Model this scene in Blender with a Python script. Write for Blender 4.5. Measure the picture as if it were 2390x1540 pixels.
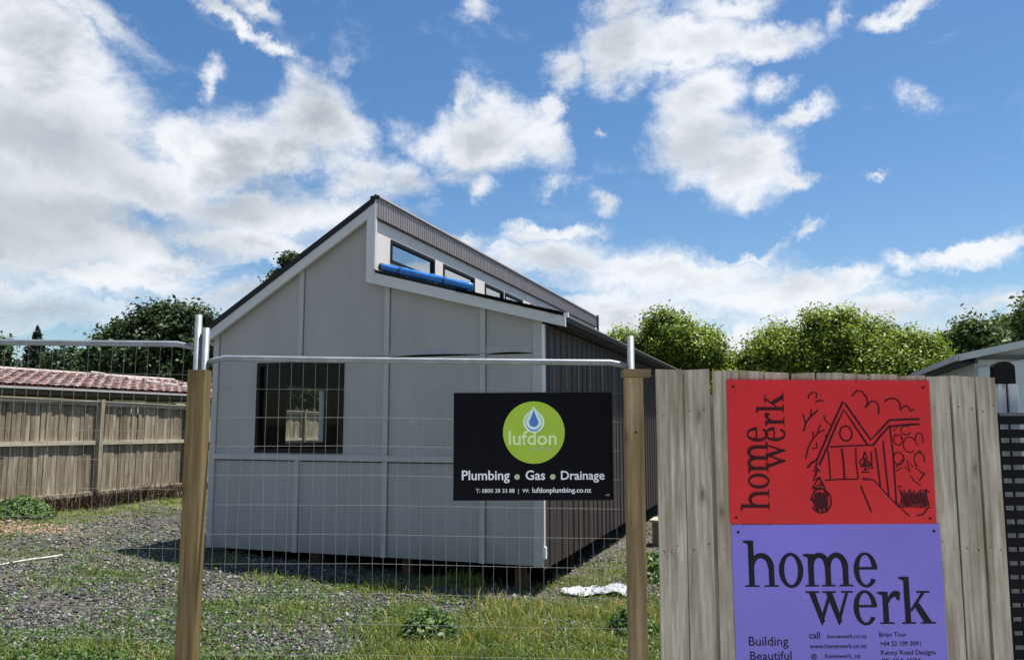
import bpy, bmesh, math, random
import numpy as np
from mathutils import Vector, Matrix, Euler
for o in list(bpy.data.objects): bpy.data.objects.remove(o)
SC = bpy.context.scene
COL = SC.collection
random.seed(11); RNG = np.random.default_rng(11)
R = math.radians

# ------------------------------------------------------------------ camera
ZC = 1.7
cam = bpy.data.cameras.new('camera'); camo = bpy.data.objects.new('camera', cam); COL.objects.link(camo)
cam.sensor_width = 36; cam.sensor_fit = 'HORIZONTAL'; cam.lens = 1900/2390*36
cam.clip_start = .05; cam.clip_end = 3000
camo.location = (0, 0, ZC); camo.rotation_euler = (R(90)+math.atan(220/1900), 0, 0)
SC.camera = camo

# ------------------------------------------------------------------ exposure, sun, sky
SC.view_settings.view_transform = 'Standard'; SC.view_settings.look = 'None'
SC.view_settings.gamma = 1; SC.view_settings.use_curve_mapping = False
SC.view_settings.exposure = 1.2
SUN = Vector((.43, .17, 1.42)).normalized()          # towards the sun: ahead and to the right, high
SUN_EL = math.asin(SUN.z); SUN_AZ = math.atan2(SUN.x, SUN.y)
sl = bpy.data.lights.new('sun', 'SUN'); sl.energy = 3.9; sl.angle = R(1.2); sl.color = (1, .95, .87)
so = bpy.data.objects.new('sun', sl); COL.objects.link(so); so.location = (20, 20, 40)
so.rotation_euler = (-SUN).to_track_quat('-Z', 'Y').to_euler()

CLOUDS=[(-0.4856,0.7995,0.3536,0.1142,0.0659,20,1.2),(-0.4793,0.8266,0.295,0.1125,0.09,0,1.3),(-0.5096,0.8345,0.2096,0.1167,0.0763,0,1.3),(-0.4001,0.8735,0.2775,0.1184,0.0473,20,1.2),(-0.3102,0.8985,0.3106,0.0928,0.0586,-20,1.1),(-0.2167,0.9127,0.3464,0.0648,0.0548,0,1.2),(-0.2774,0.9268,0.2532,0.15,0.045,0,1),(-0.1856,0.9395,0.288,0.0509,0.0305,0,0.9),(-0.4432,0.8738,0.2003,0.1407,0.0422,10,1.1),(-0.2972,0.9307,0.2134,0.1399,0.03,5,1),(-0.4567,0.7882,0.4125,0.1005,0.0262,15,0.8),(-0.0333,0.9413,0.336,0.0846,0.0538,-10,1.2),(0.0384,0.9394,0.3406,0.0333,0.0512,-20,1),(-0.0233,0.9588,0.2832,0.0311,0.0233,0,0.9),(-0.0945,0.9392,0.33,0.0409,0.0307,0,0.85),(-0.0557,0.9245,0.3771,0.0177,0.0304,15,0.8),(0.0482,0.9267,0.3727,0.0152,0.0304,15,0.85),(-0.136,0.9487,0.2855,0.0462,0.0359,0,0.8),(-0.1292,0.9288,0.3473,0.0304,0.0253,-30,0.6),(-0.2515,0.9163,0.3116,0.0448,0.0299,0,1),(-0.3527,0.8813,0.3146,0.0528,0.0336,10,1),(-0.4256,0.8914,0.1559,0.1902,0.0333,0,0.85),(-0.4993,0.859,0.1132,0.1368,0.0274,0,0.8),(-0.3167,0.9368,0.1486,0.1247,0.0299,-5,0.85),(-0.5826,0.7681,0.2655,0.1253,0.1253,0,1.3),(-0.5775,0.807,0.1237,0.1288,0.0515,0,1),(0.126,0.8955,0.4269,0.0593,0.0494,-20,1.05),(0.1974,0.8829,0.4261,0.0975,0.0366,-15,1.15),(0.2867,0.8569,0.4284,0.0592,0.0261,10,1.1),(0.0525,0.9094,0.4126,0.03,0.025,0,0.75),(0.2242,0.8987,0.3769,0.0591,0.0394,-30,1.1),(0.2272,0.9172,0.3274,0.0624,0.0549,0,1.15),(0.2754,0.9147,0.2957,0.0645,0.0521,30,1.1),(0.3253,0.8824,0.3399,0.041,0.0217,-25,0.95),(0.2873,0.8797,0.3789,0.0241,0.029,0,0.8),(0.3257,0.9053,0.2725,0.0343,0.0171,30,0.9),(0.282,0.9255,0.2529,0.025,0.019,0,0.8),(0.1239,0.875,0.4681,0.0461,0.0291,0,0.8),(0.2392,0.852,0.4658,0.0758,0.0189,0,0.8),(0.3513,0.8276,0.4379,0.0184,0.0321,20,0.7),(0.4088,0.8047,0.4305,0.0514,0.0179,-15,1),(-0.0415,0.8799,0.4733,0.0244,0.022,0,0.7),(0.1059,0.9565,0.2719,0.0258,0.017,30,0.75),(0.0492,0.9579,0.283,0.0337,0.0155,-20,0.7),(0.1093,0.9331,0.3425,0.0142,0.0071,0,0.7),(0.4327,0.8306,0.3506,0.0251,0.0182,0,0.6),(0.3966,0.877,0.2713,0.0237,0.0066,-8,0.7),(0.3415,0.915,0.2148,0.0221,0.0118,-10,0.8),(-0.3389,0.8632,0.3743,0.0199,0.0294,0,0.75),(-0.3016,0.8518,0.4283,0.0754,0.0104,32,0.75),(-0.2673,0.8741,0.4056,0.0289,0.0116,15,0.8),(-0.2845,0.8478,0.4476,0.0259,0.016,20,0.65),(0.055,0.9787,0.1977,0.1414,0.0314,5,1),(0.1832,0.9665,0.1795,0.1858,0.0361,3,1.1),(0.3032,0.9412,0.1493,0.1604,0.0351,3,1),(0.133,0.9819,0.1347,0.1825,0.0313,0,1.1),(0.39,0.9123,0.1251,0.1938,0.0242,0,0.9),(0.4838,0.856,0.1822,0.055,0.0193,-5,1),(0.4288,0.8857,0.1779,0.0355,0.0142,10,0.9),(0.3894,0.906,0.1658,0.0387,0.0203,-20,0.95),(0.5194,0.8466,0.1161,0.0719,0.0202,0,0.9),(0.0392,0.9718,0.2324,0.0783,0.0125,-4,0.85),(0.2791,0.9384,0.2038,0.0503,0.0085,-3,0.8),(-0.0496,0.9735,0.2232,0.047,0.0209,0,0.7),(0.2329,0.9672,0.1017,0.3583,0.0281,0,1),(0.522,0.8019,0.2907,0.0262,0.0109,0,0.6),(0.6071,0.7372,0.2965,0.1049,0.0363,10,0.9),(0.643,0.7465,0.1711,0.1202,0.0321,0,1),(0.0023,0.8208,0.5712,0.1762,0.0556,10,1),(-0.3037,0.7709,0.5599,0.1311,0.0524,0,1),(0.4147,0.7256,0.5492,0.1444,0.0536,-15,1),(0.9907,0.0414,0.1296,0.231,0.081,-13,1),(0.7611,0.113,0.6387,0.212,0.139,-14,1),(0.8226,-0.5183,0.2337,0.21,0.082,-12,1),(0.5887,-0.3871,0.7096,0.165,0.115,-7,1),(0.1134,-0.9819,0.1514,0.216,0.114,8,1),(0.0263,-0.7203,0.6931,0.227,0.129,-5,1),(-0.4087,-0.8842,0.2264,0.192,0.103,-13,1),(-0.3895,-0.6126,0.6877,0.33,0.129,-15,1),(-0.8894,-0.3877,0.2421,0.319,0.129,1,1),(-0.5718,-0.5433,0.6147,0.212,0.102,-8,1),(-0.9543,-0.0076,0.2986,0.168,0.073,5,1),(-0.7324,0.2512,0.6329,0.277,0.119,-11,1)]
GREYS=[(-0.4862,0.823,0.2938,0.1075,0.0493,0,0.9),(-0.5132,0.8335,0.2048,0.1031,0.0538,0,1.1),(-0.438,0.8696,0.228,0.1312,0.0351,5,0.9),(-0.309,0.9161,0.2554,0.0939,0.0272,-8,0.8),(-0.4086,0.8726,0.2675,0.0756,0.0283,15,0.7),(-0.2759,0.9175,0.2864,0.0547,0.0249,-20,0.7),(-0.3757,0.9033,0.2071,0.1212,0.0242,0,0.6),(-0.0336,0.9525,0.3026,0.0568,0.0258,-10,0.5),(-0.5864,0.778,0.2255,0.1051,0.0841,0,1)]

def make_world():
    w = bpy.data.worlds.new('World'); SC.world = w; w.use_nodes = True
    nt = w.node_tree; nt.nodes.clear(); L = nt.links.new
    def N(t, **k):
        n = nt.nodes.new(t)
        for a, b in k.items(): setattr(n, a, b)
        return n
    def math_(op, a, b=None, c=None, clamp=False):
        n = N('ShaderNodeMath', operation=op, use_clamp=clamp)
        for i, v in enumerate((a, b, c)):
            if v is None: continue
            if isinstance(v, (int, float)): n.inputs[i].default_value = v
            else: L(v, n.inputs[i])
        return n.outputs[0]
    out = N('ShaderNodeOutputWorld'); bg = N('ShaderNodeBackground'); L(bg.outputs[0], out.inputs[0])
    bg.inputs[1].default_value = 0.065
    sky = N('ShaderNodeTexSky', sky_type='NISHITA'); sky.sun_disc = False
    sky.sun_elevation = SUN_EL; sky.sun_rotation = SUN_AZ
    sky.air_density = 1.0; sky.dust_density = 0.6; sky.ozone_density = 2.5
    tc = N('ShaderNodeTexCoord'); d = tc.outputs['Generated']
    def noise(vec, scale, det, rough=.55, dist=0):
        n = N('ShaderNodeTexNoise'); n.inputs['Scale'].default_value = scale; n.inputs['Detail'].default_value = det
        n.inputs['Roughness'].default_value = rough; n.inputs['Distortion'].default_value = dist
        L(vec, n.inputs['Vector']); return n
    n1 = noise(d, 8, 9, .68)
    sub = N('ShaderNodeVectorMath', operation='SUBTRACT'); L(n1.outputs['Color'], sub.inputs[0]); sub.inputs[1].default_value = (.5, .5, .5)
    sc = N('ShaderNodeVectorMath', operation='SCALE'); L(sub.outputs[0], sc.inputs[0]); sc.inputs['Scale'].default_value = .12
    ad = N('ShaderNodeVectorMath', operation='ADD'); L(d, ad.inputs[0]); L(sc.outputs[0], ad.inputs[1])
    wd = ad.outputs[0]
    def blobfield(blobs):
        field = None
        for (x, y, z, sx, sy, roll, wt) in blobs:
            c = Vector((x, y, z)).normalized()
            right = Vector((c.y, -c.x, 0)).normalized(); up = right.cross(c)
            a = R(-roll); r2 = right*math.cos(a)+up*math.sin(a); u2 = -right*math.sin(a)+up*math.cos(a)
            m = Matrix((r2, u2, -c)).transposed()
            if m.determinant() < 0: m = Matrix((r2, u2, c)).transposed()
            mp = N('ShaderNodeMapping', vector_type='TEXTURE'); L(wd, mp.inputs[0])
            mp.inputs['Location'].default_value = c; mp.inputs['Rotation'].default_value = m.to_euler('XYZ')
            mp.inputs['Scale'].default_value = (sx*1.4, sy*1.4, .6)
            g = N('ShaderNodeTexGradient', gradient_type='SPHERICAL'); L(mp.outputs[0], g.inputs[0])
            if field is None: field = math_('MULTIPLY', g.outputs['Fac'], wt)
            else:
                n = N('ShaderNodeMath', operation='MULTIPLY'); L(g.outputs['Fac'], n.inputs[0]); n.inputs[1].default_value = wt
                field = math_('SMOOTH_MAX', field, n.outputs[0], .12)
        return field
    field = blobfield(CLOUDS); under = blobfield(GREYS)
    # billow and wisp detail, squashed so that streaks lie level
    mp2 = N('ShaderNodeMapping'); L(d, mp2.inputs[0]); mp2.inputs['Scale'].default_value = (1, 1, 1.9)
    nb = noise(mp2.outputs[0], 9, 13, .66, .35)
    nf = noise(mp2.outputs[0], 5.5, 9, .6, .3)
    mp3 = N('ShaderNodeMapping'); L(wd, mp3.inputs[0]); mp3.inputs['Scale'].default_value = (1, 1, 5.5)
    ns = noise(mp3.outputs[0], 5.5, 10, .62, .2)
    sep0 = N('ShaderNodeSeparateXYZ'); L(d, sep0.inputs[0])
    low = N('ShaderNodeMapRange', interpolation_type='SMOOTHSTEP'); L(sep0.outputs[2], low.inputs['Value'])
    low.inputs['From Min'].default_value = .30; low.inputs['From Max'].default_value = .16
    detail = N('ShaderNodeMix', data_type='FLOAT'); L(low.outputs[0], detail.inputs[0]); L(nb.outputs['Fac'], detail.inputs[2]); L(ns.outputs['Fac'], detail.inputs[3])
    t = math_('ADD', field, math_('MULTIPLY', math_('SUBTRACT', detail.outputs[0], .5), 1.35))
    ss = N('ShaderNodeMapRange', interpolation_type='SMOOTHSTEP'); L(t, ss.inputs['Value'])
    ss.inputs['From Min'].default_value = .17; ss.inputs['From Max'].default_value = .80
    dens = ss.outputs[0]
    # thin veil towards the horizon
    sep = N('ShaderNodeSeparateXYZ'); L(d, sep.inputs[0])
    # thick parts of a cloud are greyer underneath than its lit fringe
    thick = N('ShaderNodeMapRange', interpolation_type='SMOOTHSTEP'); L(math_('ADD', math_('MULTIPLY', field, .75), math_('MULTIPLY', math_('SUBTRACT', nf.outputs['Fac'], .5), 2.6)), thick.inputs['Value'])
    thick.inputs['From Min'].default_value = .18; thick.inputs['From Max'].default_value = 1.12
    # clouds on the side away from the sun look duller
    dot = N('ShaderNodeVectorMath', operation='DOT_PRODUCT'); L(d, dot.inputs[0]); dot.inputs[1].default_value = (SUN.x, SUN.y, 0)
    away = N('ShaderNodeMapRange'); L(dot.outputs['Value'], away.inputs['Value'])
    away.inputs['From Min'].default_value = .38; away.inputs['From Max'].default_value = .05; away.inputs['To Min'].default_value = .22; away.inputs['To Max'].default_value = .95
    shade = math_('MAXIMUM', math_('MULTIPLY', thick.outputs[0], away.outputs[0]), math_('MULTIPLY', math_('MULTIPLY', under, 1.45, clamp=True), math_('ADD', nf.outputs['Fac'], .35, clamp=True)), clamp=True)
    cm = N('ShaderNodeMix', data_type='RGBA'); L(shade, cm.inputs['Factor'])
    cm.inputs[6].default_value = (6.5, 6.65, 6.9, 1); cm.inputs[7].default_value = (3.0, 3.35, 3.7, 1)
    # the blue itself: a little deeper and cleaner than the raw model
    hs = N('ShaderNodeHueSaturation'); hs.inputs['Saturation'].default_value = 1.24; hs.inputs['Value'].default_value = .86; L(sky.outputs[0], hs.inputs['Color'])
    mx = N('ShaderNodeMix', data_type='RGBA'); L(math_('MULTIPLY', dens, .97), mx.inputs['Factor']); L(hs.outputs[0], mx.inputs[6]); L(cm.outputs[2], mx.inputs[7])
    L(mx.outputs[2], bg.inputs[0])
    w.cycles.sampling_method = 'MANUAL'; w.cycles.sample_map_resolution = 512
make_world()

# ------------------------------------------------------------------ materials
def newmat(name):
    m = bpy.data.materials.new(name); m.use_nodes = True
    nt = m.node_tree; nt.nodes.clear()
    o = nt.nodes.new('ShaderNodeOutputMaterial'); b = nt.nodes.new('ShaderNodeBsdfPrincipled')
    nt.links.new(b.outputs[0], o.inputs[0]); return m, nt, b
def coords(nt, scale, jitter=True):
    tc = nt.nodes.new('ShaderNodeTexCoord'); mp = nt.nodes.new('ShaderNodeMapping'); mp.inputs['Scale'].default_value = scale
    if jitter:
        oi = nt.nodes.new('ShaderNodeObjectInfo'); mu = nt.nodes.new('ShaderNodeMath'); mu.operation = 'MULTIPLY'; mu.inputs[1].default_value = 61.7
        nt.links.new(oi.outputs['Random'], mu.inputs[0])
        ad = nt.nodes.new('ShaderNodeVectorMath'); ad.operation = 'ADD'
        nt.links.new(tc.outputs['Object'], ad.inputs[0]); nt.links.new(mu.outputs[0], ad.inputs[1])
        nt.links.new(ad.outputs[0], mp.inputs[0])
    else: nt.links.new(tc.outputs['Object'], mp.inputs[0])
    return mp.outputs[0]
def nz(nt, vec, scale, det=5, rough=.6):
    n = nt.nodes.new('ShaderNodeTexNoise'); n.inputs['Scale'].default_value = scale; n.inputs['Detail'].default_value = det; n.inputs['Roughness'].default_value = rough
    nt.links.new(vec, n.inputs['Vector']); return n.outputs['Fac']
def ramp(nt, fac, stops):
    r = nt.nodes.new('ShaderNodeValToRGB'); e = r.color_ramp.elements
    while len(e) < len(stops): e.new(.5)
    for i, (p, c) in enumerate(stops): e[i].position = p; e[i].color = (*c[:3], 1)
    nt.links.new(fac, r.inputs[0]); return r.outputs[0]
def mix(nt, fac, a, b, mode='MIX'):
    n = nt.nodes.new('ShaderNodeMix'); n.data_type = 'RGBA'; n.blend_type = mode
    for s, v in ((0, fac), (6, a), (7, b)):
        if isinstance(v, (int, float)): n.inputs[s].default_value = v
        elif isinstance(v, tuple): n.inputs[s].default_value = (*v[:3], 1)
        else: nt.links.new(v, n.inputs[s])
    return n.outputs[2]
def bump(nt, b, h, strength=.3, dist=.01):
    n = nt.nodes.new('ShaderNodeBump'); n.inputs['Strength'].default_value = strength; n.inputs['Distance'].default_value = dist
    nt.links.new(h, n.inputs['Height']); nt.links.new(n.outputs[0], b.inputs['Normal'])
def mul(c, k): return tuple(min(1, x*k) for x in c)
def plain(name, c, rough=.6, var=.12, scale=4, metallic=0, bmp=.15, fine=60, spec=.5, stretch=(1, 1, 1)):
    m, nt, b = newmat(name); v = coords(nt, stretch)
    n = nz(nt, v, scale, 6); n2 = nz(nt, v, fine, 3)
    c1 = ramp(nt, n, [(.3, mul(c, 1-var)), (.7, mul(c, 1+var))])
    c2 = ramp(nt, n2, [(.3, (1-var*.5,)*3), (.7, (1+var*.3,)*3)])
    nt.links.new(mix(nt, 1.0, c1, c2, 'MULTIPLY'), b.inputs['Base Color'])
    b.inputs['Roughness'].default_value = rough; b.inputs['Metallic'].default_value = metallic
    b.inputs['Specular IOR Level'].default_value = spec
    if bmp: bump(nt, b, n2, bmp, .003)
    return m
def wood(name, dark, light, axis=2, blot=.35, knots=True, tint=.25, rough=.85, stain=None):
    m, nt, b = newmat(name)
    st = [26, 26, 26]; st[axis] = 1.3
    v = coords(nt, tuple(st)); g = nz(nt, v, 1.6, 7, .65)
    col = ramp(nt, g, [(.25, dark), (.55, tuple((a+q)/2 for a, q in zip(dark, light))), (.8, light)])
    s2 = [5, 5, 5]; s2[axis] = 1.1
    v2 = coords(nt, tuple(s2)); bl = nz(nt, v2, 1.0, 5, .6)
    col = mix(nt, 1, col, ramp(nt, bl, [(.3, (1-blot, 1-blot*1.05, 1-blot*1.15)), (.6, (1, 1, 1))]), 'MULTIPLY')
    v5 = coords(nt, tuple(1.6 if i == axis else 95 for i in range(3))); cr = nz(nt, v5, 1.0, 3, .5)
    col = mix(nt, ramp(nt, cr, [(.62, (0, 0, 0)), (.72, (.7, .7, .7))]), col, mul(dark, .55))
    if stain:
        v4 = coords(nt, (3, 3, .8)); s4 = nz(nt, v4, 1.3, 6, .7)
        col = mix(nt, ramp(nt, s4, [(.52, (0, 0, 0)), (.72, (.8, .8, .8))]), col, stain)
    if knots:
        v3 = coords(nt, (7.5, 1, 2.7)); v3.node.inputs['Rotation'].default_value = (math.pi/2, 0, 0)
        vo = nt.nodes.new('ShaderNodeTexVoronoi'); vo.voronoi_dimensions = '2D'; vo.inputs['Scale'].default_value = 1; nt.links.new(v3, vo.inputs['Vector'])
        k = ramp(nt, vo.outputs['Distance'], [(.03, (.85,)*3), (.085, (.4,)*3), (.19, (0, 0, 0))])
        sc_ = nt.nodes.new('ShaderNodeSeparateColor'); nt.links.new(vo.outputs['Color'], sc_.inputs[0])
        k = mix(nt, 1, k, ramp(nt, sc_.outputs[0], [(.66, (0, 0, 0)), (.9, (1, 1, 1))]), 'MULTIPLY')
        col = mix(nt, k, col, mul(dark, .5))
    oi = nt.nodes.new('ShaderNodeObjectInfo')
    col = mix(nt, 1, col, ramp(nt, oi.outputs['Random'], [(0, (1-tint, 1-tint*1.05, 1-tint*1.2)), (.5, (1, .98, .95)), (1, (1+tint*.25, 1+tint*.27, 1+tint*.3))]), 'MULTIPLY')
    nt.links.new(col, b.inputs['Base Color']); b.inputs['Roughness'].default_value = rough; b.inputs['Specular IOR Level'].default_value = .25
    bump(nt, b, g, .5, .004); return m
def leafmat(name, a, c, trans=.35, rough=.5):
    m = bpy.data.materials.new(name); m.use_nodes = True; nt = m.node_tree; nt.nodes.clear()
    o = nt.nodes.new('ShaderNodeOutputMaterial'); ge = nt.nodes.new('ShaderNodeNewGeometry')
    col = ramp(nt, ge.outputs['Random Per Island'], [(0, a), (.6, tuple((x+y)/2 for x, y in zip(a, c))), (1, c)])
    p = nt.nodes.new('ShaderNodeBsdfPrincipled'); p.inputs['Roughness'].default_value = rough; p.inputs['Specular IOR Level'].default_value = .3
    t = nt.nodes.new('ShaderNodeBsdfTranslucent'); mx = nt.nodes.new('ShaderNodeMixShader'); mx.inputs[0].default_value = trans
    nt.links.new(col, p.inputs['Base Color']); nt.links.new(mix(nt, 1, col, (1.25, 1.2, .6), 'MULTIPLY'), t.inputs['Color'])
    nt.links.new(p.outputs[0], mx.inputs[1]); nt.links.new(t.outputs[0], mx.inputs[2]); nt.links.new(mx.outputs[0], o.inputs[0]); return m

M = {}
M['wall'] = plain('grey_fibre_cement', (.388, .374, .362), .7, .07, 1.3, bmp=.12, fine=90, spec=.2, stretch=(1.6, 1.6, .5))
_m = M['wall']; _nt = _m.node_tree; _b = next(n for n in _nt.nodes if n.type == 'BSDF_PRINCIPLED'); _src = _b.inputs['Base Color'].links[0].from_socket
_tc = _nt.nodes.new('ShaderNodeTexCoord'); _sp = _nt.nodes.new('ShaderNodeSeparateXYZ'); _nt.links.new(_tc.outputs['Object'], _sp.inputs[0])
_n = nz(_nt, _tc.outputs['Object'], 5, 8, .7); _a = _nt.nodes.new('ShaderNodeMath'); _a.operation = 'MULTIPLY_ADD'; _nt.links.new(_n, _a.inputs[0]); _a.inputs[1].default_value = -.55; _nt.links.new(_sp.outputs[2], _a.inputs[2])
_r = _nt.nodes.new('ShaderNodeMapRange'); _nt.links.new(_a.outputs[0], _r.inputs['Value']); _r.inputs['From Min'].default_value = .12; _r.inputs['From Max'].default_value = -.25; _r.inputs['To Max'].default_value = .4
_nt.links.new(mix(_nt, _r.outputs[0], _src, (.21, .17, .12)), _b.inputs['Base Color'])       # mud splash along the bottom edge
M['batten'] = plain('grey_batten_paint', (.455, .44, .428), .7, .06, 2, bmp=.1, spec=.25)
M['trim'] = plain('light_grey_paint', (.62, .615, .61), .6, .05, 2, spec=.25)
M['clere'] = plain('warm_grey_paint', (.74, .69, .65), .65, .05, 2, spec=.25)
M['white'] = plain('white_flashing', (.78, .79, .8), .5, .04, 3)
M['roofblack'] = plain('black_roof_steel', (.012, .013, .016), .55, .2, 3, spec=.3)
M['band'] = plain('brown_grey_steel', (.27, .24, .245), .5, .1, 3, spec=.35)
M['brown'] = plain('dark_brown_steel', (.044, .033, .031), .5, .15, 2.5, spec=.35)
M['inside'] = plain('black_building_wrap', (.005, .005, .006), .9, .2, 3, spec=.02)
M['frameblack'] = plain('black_aluminium', (.008, .008, .01), .5, .1, 4, spec=.2)
M['pile'] = wood('rough_pile_timber', (.06, .035, .022), (.2, .12, .07), 2)
M['concrete'] = plain('concrete', (.32, .31, .29), .9, .2, 6, bmp=.4)
M['galv'] = plain('galvanised_steel', (.2, .225, .245), .55, .2, 9, metallic=.4, fine=40, bmp=.05)
M['wire'] = plain('galvanised_wire', (.22, .22, .21), .7, .1, 9, bmp=0)
M['greywood'] = wood('weathered_grey_paling', (.23, .185, .13), (.8, .745, .655), 2, .42, True, .2, stain=(.27, .215, .13))
M['agedwood'] = wood('aged_fence_timber', (.16, .13, .09), (.62, .545, .43), 2, .5, True, .35, stain=(.13, .1, .065))
M['agedrail'] = wood('aged_rail_timber', (.3, .27, .2), (.66, .6, .48), 0, .3, False, .2)
M['post'] = wood('treated_post_timber', (.085, .06, .024), (.31, .225, .105), 2, .45, True, .1)
M['postpale'] = wood('pale_treated_timber', (.2, .14, .07), (.54, .42, .25), 2, .35, True, .1)
M['capwood'] = wood('treated_cap_timber', (.17, .12, .06), (.36, .27, .15), 0, .25, False, .1)
M['edging'] = wood('pale_edging_timber', (.3, .26, .19), (.58, .52, .42), 0, .3, False, .15)
M['blue'] = plain('blue_polythene', (.015, .15, .48), .34, .12, 6, bmp=.25, fine=30)
M['bluedark'] = plain('dark_roll_end', (.015, .03, .08), .6, .2, 8)
M['signblack'] = plain('black_sign_panel', (.004, .004, .007), .45, .1, 3, bmp=0, spec=.08)
M['signred'] = plain('red_sign_panel', (.6, .012, .02), .36, .1, 2.2, bmp=.03, spec=.4)
M['signpurple'] = plain('violet_sign_panel', (.2, .165, .62), .36, .08, 2.2, bmp=.03, spec=.4)
M['ink'] = plain('dark_ink', (.01, .008, .016), .6, .05, 5, bmp=0, spec=.2)
M['inkred'] = plain('dark_red_ink', (.045, .004, .008), .6, .1, 5, bmp=0, spec=.2)
M['lime'] = plain('lime_print', (.36, .52, .03), .5, .06, 5, bmp=0)
M['paleprint'] = plain('pale_print', (.72, .84, .42), .5, .04, 5, bmp=0)
M['icewhite'] = plain('ice_white_print', (.68, .86, .8), .5, .04, 5, bmp=0)
M['dropblue'] = plain('blue_print', (.06, .19, .55), .5, .05, 5, bmp=0)
M['whiteprint'] = plain('white_print', (.78, .79, .82), .5, .04, 5, bmp=0)
M['oliveprint'] = plain('olive_print', (.45, .47, .28), .5, .04, 5, bmp=0)
M['garage'] = plain('pale_blue_cladding', (.5, .55, .6), .65, .05, 2, spec=.25)
M['garagebarge'] = plain('grey_barge_paint', (.48, .5, .52), .6, .08, 3)
M['darkgrey'] = plain('dark_grey_paint', (.09, .1, .12), .6, .1, 3)
M['slat'] = plain('black_slat_paint', (.005, .005, .008), .6, .2, 4, spec=.12)
M['cream'] = plain('cream_wall', (.42, .37, .31), .8, .1, 2)
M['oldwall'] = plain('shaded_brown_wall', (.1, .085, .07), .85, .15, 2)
M['bark'] = plain('tree_bark', (.1, .08, .06), .9, .3, 9, bmp=.8, fine=20)
M['brush'] = leafmat('dead_brush', (.03, .022, .014), (.12, .08, .05), .1, .8)
M['nail'] = plain('rusty_nail', (.09, .055, .04), .8, .3, 30)
M['mark'] = plain('faded_brown_mark', (.30, .245, .19), .9, .3, 30)
M['rust'] = plain('rust_red_paint', (.2, .05, .03), .8, .15, 3)
def stainedpost():
    m, nt, b = newmat('lichen_black_post'); v = coords(nt, (20, 20, 1.5)); g = nz(nt, v, 1.6, 6)
    col = ramp(nt, g, [(.3, (.42, .42, .43)), (.7, (.7, .71, .73))])
    tc = nt.nodes.new('ShaderNodeTexCoord'); sp = nt.nodes.new('ShaderNodeSeparateXYZ'); nt.links.new(tc.outputs['Object'], sp.inputs[0])
    v2 = coords(nt, (22, 22, 1.2)); g2 = nz(nt, v2, 1.2, 5)
    a = nt.nodes.new('ShaderNodeMath'); a.operation = 'MULTIPLY_ADD'; nt.links.new(g2, a.inputs[0]); a.inputs[1].default_value = .30; nt.links.new(sp.outputs[2], a.inputs[2])
    k = ramp(nt, a.outputs[0], [(0, (0, 0, 0)), (1, (1, 1, 1))]); r = k.node.color_ramp.elements; r[0].position = .0; r[1].position = 1
    mr = nt.nodes.new('ShaderNodeMapRange'); nt.links.new(a.outputs[0], mr.inputs['Value']); mr.inputs['From Min'].default_value = 2.055; mr.inputs['From Max'].default_value = 2.10
    col = mix(nt, mr.outputs[0], col, (.012, .011, .012))
    nt.links.new(col, b.inputs['Base Color']); b.inputs['Roughness'].default_value = .9; bump(nt, b, g, .5, .004); return m
M['stained'] = stainedpost()
M['blackwood'] = wood('black_lichen_wood', (.003, .003, .003), (.014, .013, .012), 2, .3, False, .1)
def glass(name, refl, tint, body=None):
    m = bpy.data.materials.new(name); m.use_nodes = True; nt = m.node_tree; nt.nodes.clear()
    o = nt.nodes.new('ShaderNodeOutputMaterial'); lw = nt.nodes.new('ShaderNodeLayerWeight'); pw = nt.nodes.new('ShaderNodeMath'); pw.operation = 'POWER'; pw.inputs[1].default_value = 5
    nt.links.new(lw.outputs['Facing'], pw.inputs[0]); fr = nt.nodes.new('ShaderNodeMapRange'); fr.inputs['To Min'].default_value = refl; fr.inputs['To Max'].default_value = .9; nt.links.new(pw.outputs[0], fr.inputs['Value'])
    g = nt.nodes.new('ShaderNodeBsdfGlossy'); g.inputs['Roughness'].default_value = .015
    if body:
        t = nt.nodes.new('ShaderNodeBsdfDiffuse'); t.inputs['Color'].default_value = (*body, 1)
    else:
        t = nt.nodes.new('ShaderNodeBsdfTransparent'); t.inputs['Color'].default_value = (*tint, 1)
    mx = nt.nodes.new('ShaderNodeMixShader'); nt.links.new(fr.outputs[0], mx.inputs[0]); nt.links.new(t.outputs[0], mx.inputs[1]); nt.links.new(g.outputs[0], mx.inputs[2])
    nt.links.new(mx.outputs[0], o.inputs[0]); return m
M['pane'] = glass('clear_glass', .01, (.93, .95, .95))
M['mirrorpane'] = glass('reflective_glass', .68, (1, 1, 1), (.02, .025, .03))
def tilemat():
    m, nt, b = newmat('lichened_red_tile'); v = coords(nt, (1, 1, 1)); n = nz(nt, v, 9, 6, .7)
    oi = nt.nodes.new('ShaderNodeObjectInfo')
    c = ramp(nt, oi.outputs['Random'], [(0, (.12, .045, .035)), (.5, (.19, .08, .06)), (1, (.27, .14, .11))])
    li = ramp(nt, n, [(.44, (0, 0, 0)), (.62, (.85,)*3)])
    nt.links.new(mix(nt, li, c, (.5, .46, .45)), b.inputs['Base Color']); b.inputs['Roughness'].default_value = .8; return m
M['tile'] = tilemat()
M['tilepale'] = plain('pale_ridge_tile', (.36, .3, .28), .8, .25, 6)
M['plastic'] = plain('white_plastic_sheet', (.36, .38, .42), .3, .25, 5, bmp=.1)
M['hose'] = plain('pale_hose', (.5, .49, .42), .5, .1, 6)
M['brickred'] = plain('broken_brick', (.36, .23, .18), .95, .3, 9)
M['grass'] = leafmat('green_grass', (.075, .125, .02), (.28, .33, .07), .3, .6)
M['straw'] = leafmat('straw_grass', (.25, .23, .07), (.58, .47, .2), .25, .7)
M['weed'] = leafmat('weed_leaf', (.035, .085, .02), (.13, .21, .055), .25)
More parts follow.
